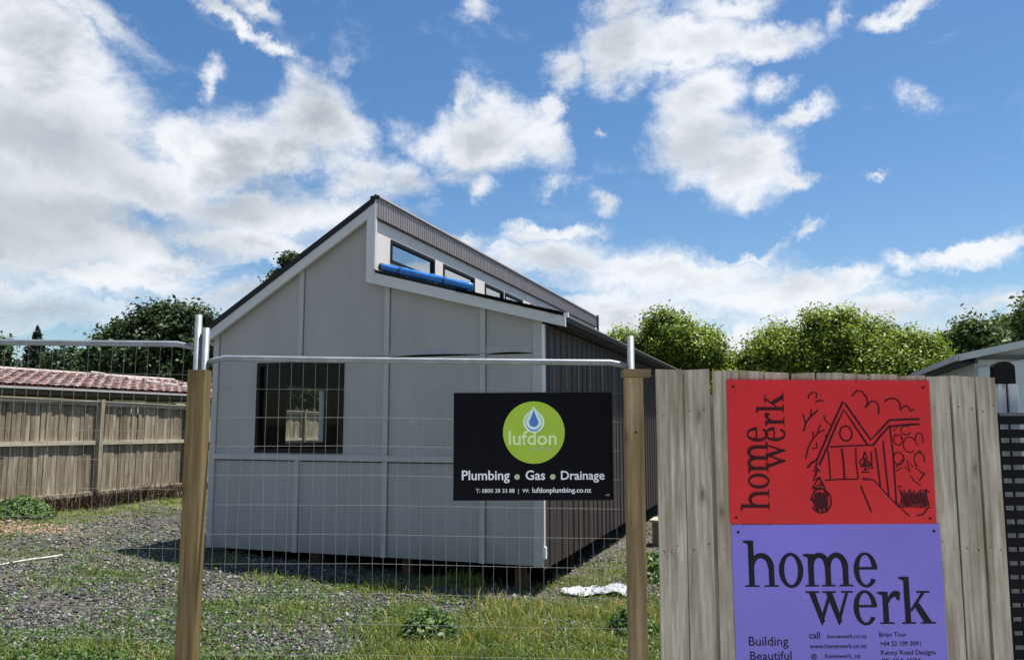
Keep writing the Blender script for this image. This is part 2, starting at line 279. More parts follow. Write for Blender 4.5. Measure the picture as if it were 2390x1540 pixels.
M['leafdark'] = leafmat('dark_leaf', (.016, .036, .012), (.06, .1, .028), .2)
M['leafconifer'] = leafmat('conifer_needles', (.008, .016, .008), (.022, .036, .016), .1)
M['leafyellow'] = leafmat('yellow_green_leaf', (.035, .095, .014), (.36, .44, .055), .34)
M['leafmid'] = leafmat('mid_green_leaf', (.035, .07, .018), (.14, .2, .055), .28)

# ------------------------------------------------------------------ geometry helpers
class MB:
    """collects shapes for ONE mesh object"""
    def __init__(s): s.v = []; s.f = []; s.m = []
    def add(s, vs, fs, mi=0):
        n = len(s.v); s.v += [tuple(v) for v in vs]; s.f += [tuple(i+n for i in f) for f in fs]; s.m += [mi]*len(fs); return s
    def box(s, a, b, mi=0):
        (x0, y0, z0), (x1, y1, z1) = a, b
        return s.add([(x0,y0,z0),(x1,y0,z0),(x1,y1,z0),(x0,y1,z0),(x0,y0,z1),(x1,y0,z1),(x1,y1,z1),(x0,y1,z1)],
                     [(0,3,2,1),(4,5,6,7),(0,1,5,4),(1,2,6,5),(2,3,7,6),(3,0,4,7)], mi)
    def prism(s, pts, y0, y1, mi=0, plane='xz'):
        """polygon in the x-z plane pushed along y (or x-y along z, or y-z along x)"""
        n = len(pts)
        P = {'xz': lambda p, t: (p[0], t, p[1]), 'xy': lambda p, t: (p[0], p[1], t), 'yz': lambda p, t: (t, p[0], p[1])}[plane]
        vs = [P(p, y0) for p in pts]+[P(p, y1) for p in pts]
        return s.add(vs, [tuple(range(n)), tuple(range(2*n-1, n-1, -1))]+[(i, i+n, (i+1) % n+n, (i+1) % n) for i in range(n)], mi)
    def tube(s, p, q, r0, r1=None, n=10, mi=0, caps=True):
        p = Vector(p); q = Vector(q); r1 = r0 if r1 is None else r1; d = (q-p).normalized()
        a = d.orthogonal().normalized(); b = d.cross(a); k = len(s.v); vs = []
        for c, r in ((p, r0), (q, r1)):
            for i in range(n):
                t = 2*math.pi*i/n; vs.append(c+a*r*math.cos(t)+b*r*math.sin(t))
        fs = [(i, (i+1) % n, n+(i+1) % n, n+i) for i in range(n)]
        if caps: fs += [tuple(range(n-1, -1, -1)), tuple(range(n, 2*n))]
        return s.add(vs, fs, mi)
    def path(s, pts, rs, n=8, mi=0):
        pts = [Vector(p) for p in pts]; vs = []; fs = []; a = None
        if isinstance(rs, (int, float)): rs = [rs]*len(pts)
        for i, p in enumerate(pts):
            d = (pts[min(i+1, len(pts)-1)]-pts[max(i-1, 0)]).normalized()
            a = d.orthogonal().normalized() if a is None else (a-d*a.dot(d)).normalized(); b = d.cross(a)
            vs += [p+(a*math.cos(2*math.pi*j/n)+b*math.sin(2*math.pi*j/n))*rs[i] for j in range(n)]
        for i in range(len(pts)-1):
            fs += [(i*n+j, i*n+(j+1) % n, (i+1)*n+(j+1) % n, (i+1)*n+j) for j in range(n)]
        fs += [tuple(range(n-1, -1, -1)), tuple(range((len(pts)-1)*n, len(pts)*n))]
        return s.add(vs, fs, mi)
    def post(s, w, d, h, c=.006, top=0.0, bow=0.0, seg=1):
        """upright timber with eased arrises, from z=0; bow bends it sideways"""
        sec = [(c,0),(w-c,0),(w,c),(w,d-c),(w-c,d),(c,d),(0,d-c),(0,c)]; vs = []; fs = []
        for i in range(seg+1):
            t = i/seg
            for (x, y) in sec: vs.append((x-w/2+bow*math.sin(math.pi*t), y, t*h+(top*(x/w-.5) if i == seg else 0)))
        for i in range(seg):
            fs += [(i*8+j, i*8+(j+1) % 8, i*8+8+(j+1) % 8, i*8+8+j) for j in range(8)]
        fs += [tuple(range(7, -1, -1)), tuple(range(seg*8, seg*8+8))]
        return s.add(vs, fs)
    def mesh(s, name, *mats):
        me = bpy.data.meshes.new(name); me.from_pydata(s.v, [], s.f)
        for m in mats: me.materials.append(m)
        me.polygons.foreach_set('material_index', s.m); me.update()
        bm = bmesh.new(); bm.from_mesh(me); bmesh.ops.recalc_face_normals(bm, faces=bm.faces); bm.to_mesh(me); bm.free()
        return me
    def build(s, name, mat, parent=None, smooth=False, loc=None, rot=None):
        me = s.mesh(name, *(mat if isinstance(mat, (list, tuple)) else (mat,)))
        if smooth: me.polygons.foreach_set('use_smooth', [True]*len(me.polygons))
        return link(name, me, parent, loc, rot)
def link(name, me, parent=None, loc=None, rot=None):
    o = bpy.data.objects.new(name, me); COL.objects.link(o)
    if parent: o.parent = parent
    if loc: o.location = loc
    if rot: o.rotation_euler = rot
    return o
def tag(o, label=None, cat=None, group=None, kind=None):
    for k, v in (('label', label), ('category', cat), ('group', group), ('kind', kind)):
        if v: o[k] = v
    return o
def empty(name, loc=(0, 0, 0), rz=0):
    o = bpy.data.objects.new(name, None); COL.objects.link(o); o.location = loc; o.rotation_euler = (0, 0, rz); o.empty_display_size = .2; return o
def fast(name, V, F, mat, parent=None, smooth=False):
    """numpy arrays -> one mesh; F is (n,3) or (n,4)"""
    V = np.ascontiguousarray(V, np.float32); F = np.ascontiguousarray(F, np.int32); k = F.shape[1]
    me = bpy.data.meshes.new(name); me.vertices.add(len(V)); me.vertices.foreach_set('co', V.ravel())
    me.loops.add(F.size); me.loops.foreach_set('vertex_index', F.ravel())
    me.polygons.add(len(F)); me.polygons.foreach_set('loop_start', np.arange(0, F.size, k, dtype=np.int32))
    me.materials.append(mat); me.update(calc_edges=True); me.validate()
    if smooth: me.polygons.foreach_set('use_smooth', [True]*len(F))
    return link(name, me, parent)

# ------------------------------------------------------------------ the ground
def gz(x, y):
    x = np.asarray(x, float); y = np.asarray(y, float)
    z = -.25+.06*np.clip(.5-x, 0, 9)
    near = np.clip((5.6-y)/1.6, 0, 1); near = near*near*(3-2*near)
    bumps = .018*np.sin(x*2.3+.7*np.sin(y*1.1))*np.sin(y*1.9+x*.6)+.008*np.sin(x*6.1+y*3.3)*np.sin(y*5.2-x*2.1)
    return z*(1-near)+near*0.0+bumps*(np.abs(x) < 30)
LAT = RNG.random((64, 64))
def vnoise(x, y, s):
    x = np.asarray(x, float)*s+500; y = np.asarray(y, float)*s+500; i = np.floor(x).astype(int); j = np.floor(y).astype(int); u = x-i; v = y-j; u = u*u*(3-2*u); v = v*v*(3-2*v)
    f = lambda a, b: LAT[a % 64, b % 64]
    return (f(i, j)*(1-u)+f(i+1, j)*u)*(1-v)+(f(i, j+1)*(1-u)+f(i+1, j+1)*u)*v
def patchy(x, y): return .5*vnoise(x, y, 1.7)+.3*vnoise(x, y, 4.3)+.2*vnoise(x, y, 9.1)
def grassiness(x, y):
    """how much of the ground is grass (0..1), laid out on the plan of the section"""
    x = np.asarray(x, float); y = np.asarray(y, float)
    w = .28*np.sin(x*1.9+y*.8)+.22*np.sin(y*2.7-x*1.3+1)+.12*np.sin(x*5.3+2*np.sin(y*3.1))+.1*np.sin(y*7.1+x*3.3)
    g = np.zeros_like(x)
    edge = -1.25+.2*(y-6.6)+.45*w
    front = 1/(1+np.exp(-(x-edge)*3.5)); back = 1/(1+np.exp((y-(9.55+.25*w))*3.2)); g = np.maximum(g, front*back)
    def blob(cx, cy, sx, sy, a): return a*np.exp(-((x-cx)/sx)**2-((y-cy)/sy)**2)*(1+.7*w)
    for b in ((-2.3,8.1,.75,.7,.55),(-1.7,9.3,.8,.5,.45),(-2.95,6.5,.8,.42,.75),(-3.9,6.2,.5,.3,.5),(-4.6,9.0,.9,.5,.5),(-5.2,10.2,.9,.7,.5),
              (-3.4,7.5,.5,.4,.35),(-4.1,11.5,.9,.8,.3),(-.4,9.9,.9,.28,.8),(1.4,11.0,.55,.8,.7),(.9,10.2,.4,.4,.7),(2.4,11.5,.8,1.2,.35),(-2.6,9.6,.4,.5,.4)):
        g = np.maximum(g, blob(*b))
    yard = 1/(1+np.exp((x-(-8.18+.2511*(y-13))-1.5-.35*w)*2.4))*(y > 9)   # the strip below the boundary fence
    g = np.maximum(g, .85*yard*np.clip((y-9.6)/1.5, 0, 1))
    p = patchy(x, y)
    return np.clip(g*np.clip(.15+(p-.28)*3.4, .08, 1.15)+.25*np.clip((p-.62)*4, 0, 1), 0, 1)
def make_ground():
    xs = np.concatenate([[-900, -300, -120, -60, -35, -22], np.arange(-14, 6.01, .125), [8, 11, 15, 22, 35, 60, 120, 300, 900]])
    ys = np.concatenate([[-900, -300, -100, -40, -15, -6, -2, 1, 2.5], np.arange(3.5, 20.01, .125), [22, 25, 30, 40, 60, 100, 250, 600, 1500]])
    X, Y = np.meshgrid(xs, ys); Z = gz(X, Y); nx = len(xs); ny = len(ys)
    V = np.stack([X.ravel(), Y.ravel(), Z.ravel()], 1)
    i, j = np.meshgrid(np.arange(nx-1), np.arange(ny-1)); a = (j*nx+i).ravel()
    F = np.stack([a, a+1, a+1+nx, a+nx], 1)
    m, nt, b = newmat('gravelly_soil'); tc = nt.nodes.new('ShaderNodeTexCoord'); v = tc.outputs['Object']
    vo = nt.nodes.new('ShaderNodeTexVoronoi'); vo.inputs['Scale'].default_value = 34; nt.links.new(v, vo.inputs['Vector'])
    sepc = nt.nodes.new('ShaderNodeSeparateColor'); nt.links.new(vo.outputs['Color'], sepc.inputs[0])
    stone = ramp(nt, sepc.outputs[0], [(0, (.03, .032, .034)), (.5, (.066, .067, .068)), (.85, (.13, .128, .122)), (1, (.3, .285, .26))])
    big = nz(nt, v, .9, 5, .6); soil = ramp(nt, nz(nt, v, 14, 6, .7), [(.3, (.035, .028, .02)), (.7, (.115, .092, .066))])
    c = mix(nt, ramp(nt, big, [(.4, (0, 0, 0)), (.6, (.75,)*3)]), stone, soil)
    at = nt.nodes.new('ShaderNodeAttribute'); at.attribute_name = 'cover'
    turf = ramp(nt, nz(nt, v, 22, 6, .7), [(.3, (.05, .06, .015)), (.55, (.13, .145, .04)), (.8, (.27, .23, .1))])
    c = mix(nt, at.outputs['Fac'], c, turf)
    nt.links.new(c, b.inputs['Base Color']); b.inputs['Roughness'].default_value = .95; b.inputs['Specular IOR Level'].default_value = .2
    bump(nt, b, vo.outputs['Distance'], .6, .02)
    o = fast('ground', V, F, m, smooth=True); tag(o, 'stony ground with gravel, soil and patches of grass round the house', kind='structure')
    a = o.data.attributes.new('cover', 'FLOAT', 'POINT'); a.data.foreach_set('value', np.clip(grassiness(X.ravel(), Y.ravel())*.9, 0, 1).astype(np.float32))
make_ground()

HX = .342; HN = math.hypot(1, HX)
P1 = Vector((.3494, 9.6, 0)); HROT = -math.atan(HX)
GD = np.array([1, -HX])/HN; SD = np.array([HX, 1])/HN
def inside_house(x, y, m=.05):
    qx = x-P1.x; qy = y-P1.y; u = qx*GD[0]+qy*GD[1]; s = qx*SD[0]+qy*SD[1]
    return (u < .0+m) & (u > -4.66-m) & (s > -m) & (s < 12.4)
def scatter(n, prob, x0=-9.5, x1=3.2, y0=5.2, y1=18):
    """random points of the section in view, thinned by prob(x, y)"""
    # more candidates near the camera, where each one shows larger
    t = RNG.random(n); y = 1/(1/y0+(1/y1-1/y0)*t); x = RNG.uniform(-.70, .24, n)*y
    keep = (RNG.random(n) < prob(x, y)) & ~inside_house(x, y, -.25) & (x > x0) & (x < x1)
    return x[keep], y[keep]
def fence_side(x, y): return x-(-8.18+.2511*(y-13))                    # >0 on our side of the boundary fence
def stones():
    x, y = scatter(120000, lambda x, y: np.clip(1.05-grassiness(x, y)*1.15, .03, 1)*(fence_side(x, y) > .3)*np.clip(.15+(vnoise(x-4, y+9, .9)*.6+vnoise(x, y, 3.3)*.4-.3)*3.2, .12, 1))
    n = len(x); r = RNG.lognormal(math.log(.012), .42, n)*(.85+.02*y); r = np.clip(r, .005, .04)
    base = np.array([(1,0,0),(0,1,0),(-1,0,0),(0,-1,0),(0,0,1),(0,0,-1)], float)
    F0 = np.array([(0,1,4),(1,2,4),(2,3,4),(3,0,4),(1,0,5),(2,1,5),(3,2,5),(0,3,5)])
    V = base[None]*RNG.uniform(.6, 1.25, (n, 6, 1))*r[:, None, None]*RNG.uniform(.7, 1.3, (n, 1, 3))
    V[:, :, 2] *= .75
    a = RNG.random(n)*6.28; ca, sa = np.cos(a)[:, None], np.sin(a)[:, None]
    X = V[:, :, 0]*ca-V[:, :, 1]*sa; Y = V[:, :, 0]*sa+V[:, :, 1]*ca
    V = np.stack([X+x[:, None], Y+y[:, None], V[:, :, 2]+(gz(x, y)+r*.3)[:, None]], 2)
    F = F0[None]+(np.arange(n)*6)[:, None, None]
    m, nt, b = newmat('crushed_stone'); ge = nt.nodes.new('ShaderNodeNewGeometry')
    c = ramp(nt, ge.outputs['Random Per Island'], [(0, (.022, .023, .024)), (.45, (.062, .063, .064)), (.8, (.125, .124, .12)), (.94, (.33, .315, .29)), (1, (.17, .12, .08))])
    nt.links.new(c, b.inputs['Base Color']); b.inputs['Roughness'].default_value = .85
    o = fast('gravel', V.reshape(-1, 3), F.reshape(-1, 3), m); tag(o, 'loose grey crushed gravel spread over the building site', 'gravel', kind='stuff')
stones()
def blades(name, x, y, h, w, mat, lean=.5, label='', cat='grass'):
    n = len(x); z = gz(x, y)-.005; a = RNG.random(n)*6.28; dx, dy = np.cos(a), np.sin(a)
    la = RNG.random(n)*6.28; le = RNG.random(n)**.7*lean*h; lx, ly = np.cos(la)*le, np.sin(la)*le
    V = np.zeros((n, 5, 3))
    for k, (t, ww) in enumerate(((0, 1), (0, -1), (.55, .8), (.55, -.8), (1, 0))):
        V[:, k, 0] = x+dx*w*ww*.5+lx*t*t; V[:, k, 1] = y+dy*w*ww*.5+ly*t*t; V[:, k, 2] = z+h*t*(1-.25*(t == 1)*(le/h))
    F = np.array([(0, 1, 3), (0, 3, 2), (2, 3, 4)])[None]+(np.arange(n)*5)[:, None, None]
    o = fast(name, V.reshape(-1, 3), F.reshape(-1, 3), mat); tag(o, label, cat, kind='stuff')
def meadow():
    dry = lambda x, y: np.clip(.22+.3*np.sin(x*2.1+.8)*np.sin(y*2.6+x)+.75*np.exp(-((x-.3)/1.3)**2-((y-8.9)/.55)**2), 0, 1)
    x, y = scatter(270000, lambda x, y: np.clip(grassiness(x, y)**1.3, 0, 1)*(fence_side(x, y) > .06)*(1-.55*dry(x, y)))
    tall = 1+.7*np.exp(-((x+.4)/1.0)**2-((y-9.9)/.35)**2)
    blades('grass', x, y, RNG.uniform(.03, .13, len(x))*(.35+1.3*vnoise(x+7, y, 3.1))*tall*(.6+.4*np.clip((x+2.2)/1.2, 0, 1)), RNG.uniform(.005, .011, len(x))*(.6+.05*y), M['grass'], .8, 'fresh green grass growing through the gravel and along the fences')
    x, y = scatter(120000, lambda x, y: np.clip(grassiness(x, y)**1.5, 0, 1)*dry(x, y)*(fence_side(x, y) > .06))
    blades('dry_grass', x, y, RNG.uniform(.05, .17, len(x))*(.4+1.1*vnoise(x+3, y, 3.7))*(.55+.45*np.clip((x+2.2)/1.2, 0, 1)), RNG.uniform(.004, .008, len(x))*(.6+.05*y), M['straw'], .9, 'straw coloured dry grass mixed into the green in front of the house')
    # dead brush along the foot of the boundary fence
    y = RNG.uniform(13.2, 19.5, 2600); fs = np.abs(RNG.normal(0, .16, len(y)))+.04; x = -8.18+.2511*(y-13)+fs; k = RNG.random(len(y)) < np.clip((y-13.0)/2.2, 0, 1)
    x, y = x[k], y[k]; blades('dead_brush', x, y, RNG.uniform(.08, .42, len(x)), RNG.uniform(.012, .03, len(x)), M['brush'], 1.1, 'dark dead brush piled along the foot of the boundary fence', 'brush')
    # low broad-leaved weeds in the gravel
    x, y = scatter(42000, lambda x, y: np.clip(.14+.2*np.sin(x*3.1+y)*np.sin(y*2.3)+grassiness(x, y)*.8, .03, 1)*(fence_side(x, y) > .06))
    n = len(x); k = 5
    cx = np.repeat(x, k)+RNG.normal(0, .03, n*k); cy = np.repeat(y, k)+RNG.normal(0, .03, n*k); cz = gz(cx, cy)+RNG.uniform(.008, .05, n*k)
    leafquads('low_weeds', np.stack([cx, cy, cz], 1), RNG.uniform(.008, .022, n*k), M['weed'], up=.8, label='small flat weeds sprouting between the stones', cat='weeds')
def leafquads(name, P, size, mat, up=.3, out=None, parent=None, label=None, cat=None, kind='stuff', aspect=.55):
    n = len(P); d = RNG.normal(size=(n, 3)); d[:, 2] += up*2
    if out is not None: d += out*1.2
    d /= np.linalg.norm(d, axis=1, keepdims=True)
    a = np.cross(d, RNG.normal(size=(n, 3))); a /= np.linalg.norm(a, axis=1, keepdims=True)+1e-9; b = np.cross(d, a)
    s = size[:, None]
    V = np.stack([P-a*s, P-b*s*aspect+d*s*.15, P+a*s, P+b*s*aspect+d*s*.15], 1)
    F = np.arange(n*4).reshape(n, 4)
    o = fast(name, V.reshape(-1, 3), F, mat, parent)
    if label: tag(o, label, cat, kind=kind)
    return o
meadow()

def make_footpath():
    o = MB().box((-40, -1.9, -.2), (40, 3.55, .03)).build('footpath', plain('pale_pavement', (.42, .41, .39), .9, .12, 3, bmp=.3)); tag(o, 'pale concrete footpath along the street side of the fences', kind='structure')  # out of view, added to bounce sunlight onto palings, signs and gable
    o = MB().box((-60, -12, -.2), (60, -1.905, -.08)).build('road', plain('grey_asphalt', (.09, .09, .09), .9, .2, 5, bmp=.4)); tag(o, 'asphalt street behind the viewer', kind='structure')
make_footpath()

# ------------------------------------------------------------------ the new house (local x along the gable, y away from us)
def zup(x): return 4.603+.624*(x+2.19)
def zlow(x): return 2.952-.265*(x-.323)
HL = 12.37
def make_house():
    H = empty('new_house', (P1.x, P1.y, 0), HROT)
    tag(H, 'new grey panel clad house on piles with steep roof and high windows', 'house')
    # dark inner lining, floor, and the walls one does not see from the street
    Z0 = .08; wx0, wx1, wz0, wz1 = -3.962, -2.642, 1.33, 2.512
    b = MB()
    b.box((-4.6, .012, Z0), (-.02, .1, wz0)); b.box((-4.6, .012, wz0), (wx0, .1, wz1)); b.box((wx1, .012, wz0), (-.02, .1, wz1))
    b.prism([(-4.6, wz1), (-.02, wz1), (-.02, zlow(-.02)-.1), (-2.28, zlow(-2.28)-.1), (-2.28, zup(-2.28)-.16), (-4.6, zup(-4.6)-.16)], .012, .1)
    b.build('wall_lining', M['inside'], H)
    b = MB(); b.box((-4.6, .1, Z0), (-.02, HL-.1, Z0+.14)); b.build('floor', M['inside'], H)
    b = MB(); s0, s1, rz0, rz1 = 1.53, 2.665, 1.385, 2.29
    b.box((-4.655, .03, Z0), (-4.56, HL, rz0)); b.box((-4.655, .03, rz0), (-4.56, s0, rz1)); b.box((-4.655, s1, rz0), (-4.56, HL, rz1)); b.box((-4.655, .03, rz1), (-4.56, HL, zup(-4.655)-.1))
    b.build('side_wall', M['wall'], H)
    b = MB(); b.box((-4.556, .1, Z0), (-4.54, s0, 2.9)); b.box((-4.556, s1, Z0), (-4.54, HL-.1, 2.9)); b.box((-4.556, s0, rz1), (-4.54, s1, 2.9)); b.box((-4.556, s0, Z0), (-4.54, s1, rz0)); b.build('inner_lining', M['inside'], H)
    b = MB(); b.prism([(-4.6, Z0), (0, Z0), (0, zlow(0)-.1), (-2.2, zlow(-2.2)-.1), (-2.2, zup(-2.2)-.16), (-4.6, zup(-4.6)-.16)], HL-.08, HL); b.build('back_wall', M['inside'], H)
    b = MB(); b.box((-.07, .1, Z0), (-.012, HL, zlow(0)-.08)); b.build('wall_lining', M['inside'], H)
    # window in the far side wall, seen through the front one
    w = MB()
    for a, c in (((-4.66, s0, rz0), (-4.57, s0+.035, rz1)), ((-4.66, s1-.035, rz0), (-4.57, s1, rz1)), ((-4.66, s0+.035, rz1-.035), (-4.57, s1-.035, rz1)), ((-4.66, s0+.035, rz0), (-4.57, s1-.035, rz0+.03))): w.box(a, c)
    wi = w.build('window', M['trim'], H)
    MB().box((-4.62, s0+.035, rz0+.03), (-4.614, s1-.035, rz1-.035)).build('pane', M['pane'], wi)
    # a few studs of the unlined rooms
    for (x, y) in ((-1.9, 4.4), (-1.3, 3.0)):
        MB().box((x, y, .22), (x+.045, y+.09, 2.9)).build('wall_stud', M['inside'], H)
    # ---- cladding panels of the gable
    R1, R2, R3 = Z0, 1.24, 2.555; xs = [-4.585, -3.30, -2.033, -.735, -.10]
    def panel(pts, y0): MB().prism(pts, y0, .011).build('cladding_panel', M['wall'], H)
    g = .004; bw = .033; q = bw+.007      # gap bares black lining to imitate the shadow line right of each batten
    for i in range(4):
        a, c = xs[i]+(q if i else .014), xs[i+1]-g
        panel([(a, R1), (c, R1), (c, R2-.016), (a, R2-.016)], 0.002)  # top gap bares the lining too, as shadow line under the cross batten
    panel([(xs[0]+.014, R2), (wx0, R2), (wx0, R3), (xs[0]+.014, R3)], -.006); panel([(wx1, R2), (xs[2]-g, R2), (xs[2]-g, R3), (wx1, R3)], -.006)
    panel([(wx0+.002, R2), (wx1-.002, R2), (wx1-.002, wz0), (wx0+.002, wz0)], -.006)
    panel([(wx0+.002, wz1), (wx1-.002, wz1), (wx1-.002, R3), (wx0+.002, R3)], -.006)
    for i in (2, 3): panel([(xs[i]+q, R2), (xs[i+1]-g, R2), (xs[i+1]-g, R3-.02), (xs[i]+q, R3-.02)], -.006)
    R3b = R3+.006
    panel([(xs[0]+.014, R3b), (xs[1]-g, R3b), (xs[1]-g, zup(xs[1])-.15), (xs[0]+.014, zup(xs[0])-.15)], -.011)
    panel([(xs[1]+q, R3b), (xs[2]-g, R3b), (xs[2]-g, zlow(xs[2])-.1), (-2.235, zlow(-2.235)-.1), (-2.235, zup(-2.235)-.15), (xs[1]+q, zup(xs[1])-.15)], -.011)
    for i in (2, 3): panel([(xs[i]+q, R3b), (xs[i+1]-g, R3b), (xs[i+1]-g, zlow(xs[i+1])-.08), (xs[i]+q, zlow(xs[i])-.08)], -.011)
    # the loose bottom edge of the two upper sheets: a bowed strip standing off the wall
    for a, c, bow in ((xs[2]+.01, xs[3]-.03, .035), (xs[3]+.03, xs[4]-.01, .025)):
        m = MB(); n = 12; vs = []
        for i in range(n+1):
            t = i/n; x = a+(c-a)*t; o = -.013-bow*math.sin(math.pi*t)**1.3; lift = .03*t*(1-t)*2
            for (dy, z) in ((0, R3-.012+lift), (0, R3+.075), (.004, R3+.075), (.004, R3-.012+lift)):
                oo = o if z < R3+.05 else -.0135
                vs.append((x, oo+dy, z))
        fs = [(i*4+j, i*4+(j+1) % 4, i*4+4+(j+1) % 4, i*4+4+j) for i in range(n) for j in range(4)]+[(0, 1, 2, 3), (n*4+3, n*4+2, n*4+1, n*4)]
        m.add(vs, fs); m.build('loose_flashing', M['wall'], H)
    # ---- battens and corner trims
    def bat(a, c): MB().box(a, c).build('batten', M['batten'], H)
    T0, T1 = -.036, -.0115
    for x, z1 in ((xs[1], zup(xs[1]-bw)-.16), (xs[2], zlow(xs[2]+bw)-.09), (xs[3], zlow(xs[3]+bw)-.09)):
        bat((x-bw, T0, R3+.003), (x+bw, T1, z1))
        if x != xs[1]: bat((x-bw, T0, R2+.075), (x+bw, T1+.005, R3-.003))
        bat((x-bw, T0, R1), (x+bw, T1+.013, R2-.004))
    bat((xs[0]-.02, -.034, R2), (xs[4]+.02, -.0062, R2+.072))
    for x0, x1, zt in ((-4.672, -4.585, zup(-4.66)-.14), (-.10, .012, zlow(.012)-.08)):
        MB().box((x0, -.026, R1-.002), (x1, .011, zt)).build('corner_trim', M['batten'], H)
    MB().box((.0125, -.03, 1.0), (.04, .03, zlow(.04)-.15)).build('corner_flashing', M['white'], H)
    MB().box((.0125, -.02, .3), (.03, .03, .97)).build('corner_flashing', M['trim'], H)
    MB().box((.014, -.03, .17), (.05, .02, .3)).build('trim_cap', M['white'], H)
    # ---- front window: black frame in a dark hole
    w = MB(); fy0, fy1 = -.02, .06
    for a, c in (((wx0, fy0, wz0), (wx0+.045, fy1, wz1)), ((wx1-.045, fy0, wz0), (wx1, fy1, wz1)), ((wx0+.045, fy0, wz0), (wx1-.045, fy1, wz0+.05)), ((wx0+.045, fy0, wz1-.05), (wx1-.045, fy1, wz1))): w.box(a, c)
    wi = w.build('window', M['frameblack'], H); MB().box((wx0+.045, .03, wz0+.05), (wx1-.045, .036, wz1-.05)).build('pane', M['pane'], wi)
    # ---- barges
    B = M['trim']; F0, F1 = -.115, -.075
    x0, x1 = -4.77, -2.302
    MB().prism([(x0, zup(x0)-.215), (x1, zup(x1)-.215), (x1, zup(x1)-.078), (x0, zup(x0)-.078)], F0, F1).build('barge_board', B, H)
    MB().prism([(-2.30, zlow(-2.30)-.145), (-2.172, zlow(-2.172)-.145), (-2.172, zup(-2.172)-.078), (-2.30, zup(-2.30)-.078)], F0-.004, F1).build('barge_board', B, H)
    x0, x1 = -2.170, .323
    MB().prism([(x0, zlow(x0)-.145), (x1, zlow(x1)-.125), (x1, zlow(x1)-.004), (x0, zlow(x0)-.004)], F0-.002, F1).build('barge_board', B, H)
    MB().box((-2.19, F0-.012, 3.63), (-2.168, F0-.0045, 4.6)).build('edge_flashing', M['white'], H)
    # soffit closing the overhangs at the front
    MB().prism([(-4.75, zup(-4.75)-.2), (-2.3, zup(-2.3)-.2), (-2.3, zup(-2.3)-.19), (-4.75, zup(-4.75)-.19)], F1+.001, -.0305).build('soffit', B, H)
    MB().prism([(-2.16, zlow(-2.16)-.11), (.31, zlow(.31)-.11), (.31, zlow(.31)-.1), (-2.16, zlow(-2.16)-.1)], F1+.001, -.0305).build('soffit', B, H)
    MB().box((-4.76, -.03, zup(-4.76)-.2), (-4.675, HL, zup(-4.76)-.185)).build('soffit', B, H)
    MB().box((.03, .02, 2.908), (.186, HL, 2.92)).build('soffit', M['brown'], H)
    # ---- steep roof
    x0, x1 = -4.83, -2.183
    MB().prism([(x0, zup(x0)-.074), (x1, zup(x1)-.074), (x1, zup(x1)+.004), (x0, zup(x0)+.004)], -.135, HL+.1).build('roof', M['roofblack'], H)
    MB().prism([(-2.25, zup(-2.25)+.006), (-2.155, zup(-2.17)+.018), (-2.145, zup(-2.17)-.012), (-2.156, zup(-2.17)-.012), (-2.16, zup(-2.17)+.006)], -.15, HL+.12).build('ridge_cap', M['band'], H)
    MB().box((-2.235, -.158, 4.56), (-2.115, -.137, 4.606)).build('ridge_end_cap', M['roofblack'], H)
    # ---- low roof: corrugated sheets running down to the eave
    n = int((HL+.2)/.076)*6; vs = []; fs = []
    for i in range(n+1):
        y = -.135+i*.076/6; dz = .012*math.cos(2*math.pi*i/6)
        for x in (-2.185, .235):
            vs += [(x, y, zlow(x)+.026+dz), (x, y, zlow(x)+.012+dz)]
    for i in range(n):
        k = i*4; fs += [(k, k+2, k+6, k+4), (k+1, k+5, k+7, k+3), (k, k+4, k+5, k+1), (k+2, k+3, k+7, k+6)]
    fs += [(0, 1, 3, 2), (n*4, n*4+2, n*4+3, n*4+1)]
    MB().add(vs, fs).build('roof', M['roofblack'], H)
    # ragged underlay hanging over the front edge
    m = MB(); n = 46; vs = []
    for i in range(n+1):
        x = -1.05+1.36*i/n; d = .008+.012*abs(math.sin(i*1.7))*(.5+.5*math.sin(i*.63+1))+random.uniform(0, .006)
        z = zlow(x)+.014
        vs += [(x, -.14-.01*math.sin(i*1.1), z-d), (x, -.137, z+.022+random.uniform(0, .006)), (x, -.133, z+.022)]
    m.add(vs, [(i*3+j, i*3+j+1, i*3+j+4, i*3+j+3) for i in range(n) for j in (0, 1)]); m.build('roof_underlay', M['inside'], H)
    # ---- gutter on the low eave
    m = MB(); sec = [(q-.13, z+.02) for q, z in [(.335, 2.95), (.335, 2.905), (.355, 2.89), (.40, 2.89), (.412, 2.95), (.405, 2.95), (.395, 2.898), (.36, 2.898), (.343, 2.91), (.343, 2.95)]]
    m.prism(sec, -.07, HL+.1); m.build('gutter', M['roofblack'], H)
    MB().box((.325, -.16, 2.93), (.37, -.12, 2.985)).build('gutter_bracket', M['white'], H)
    MB().box((.188, -.07, 2.905), (.202, HL, 2.96)).build('fascia', M['darkgrey'], H)
    # ---- the high wall with its windows
    C = M['clere']; cx0, cx1 = -2.27, -2.20
    wins = [(.35, 1.77), (2.09, 3.40), (3.89, 4.86), (4.93, 6.0), (6.5, 7.8)]; a0, a1 = 3.83, 4.145
    b = MB(); b.box((cx0, F1+.002, 3.53), (cx1, HL, a0)); b.box((cx0, F1+.002, a1), (cx1, HL, 4.50))
    y = F1+.002
    for (p, q) in wins: b.box((cx0, y, a0), (cx1, p, a1)); y = q
    b.box((cx0, y, a0), (cx1, HL, a1)); b.build('upper_wall', C, H)
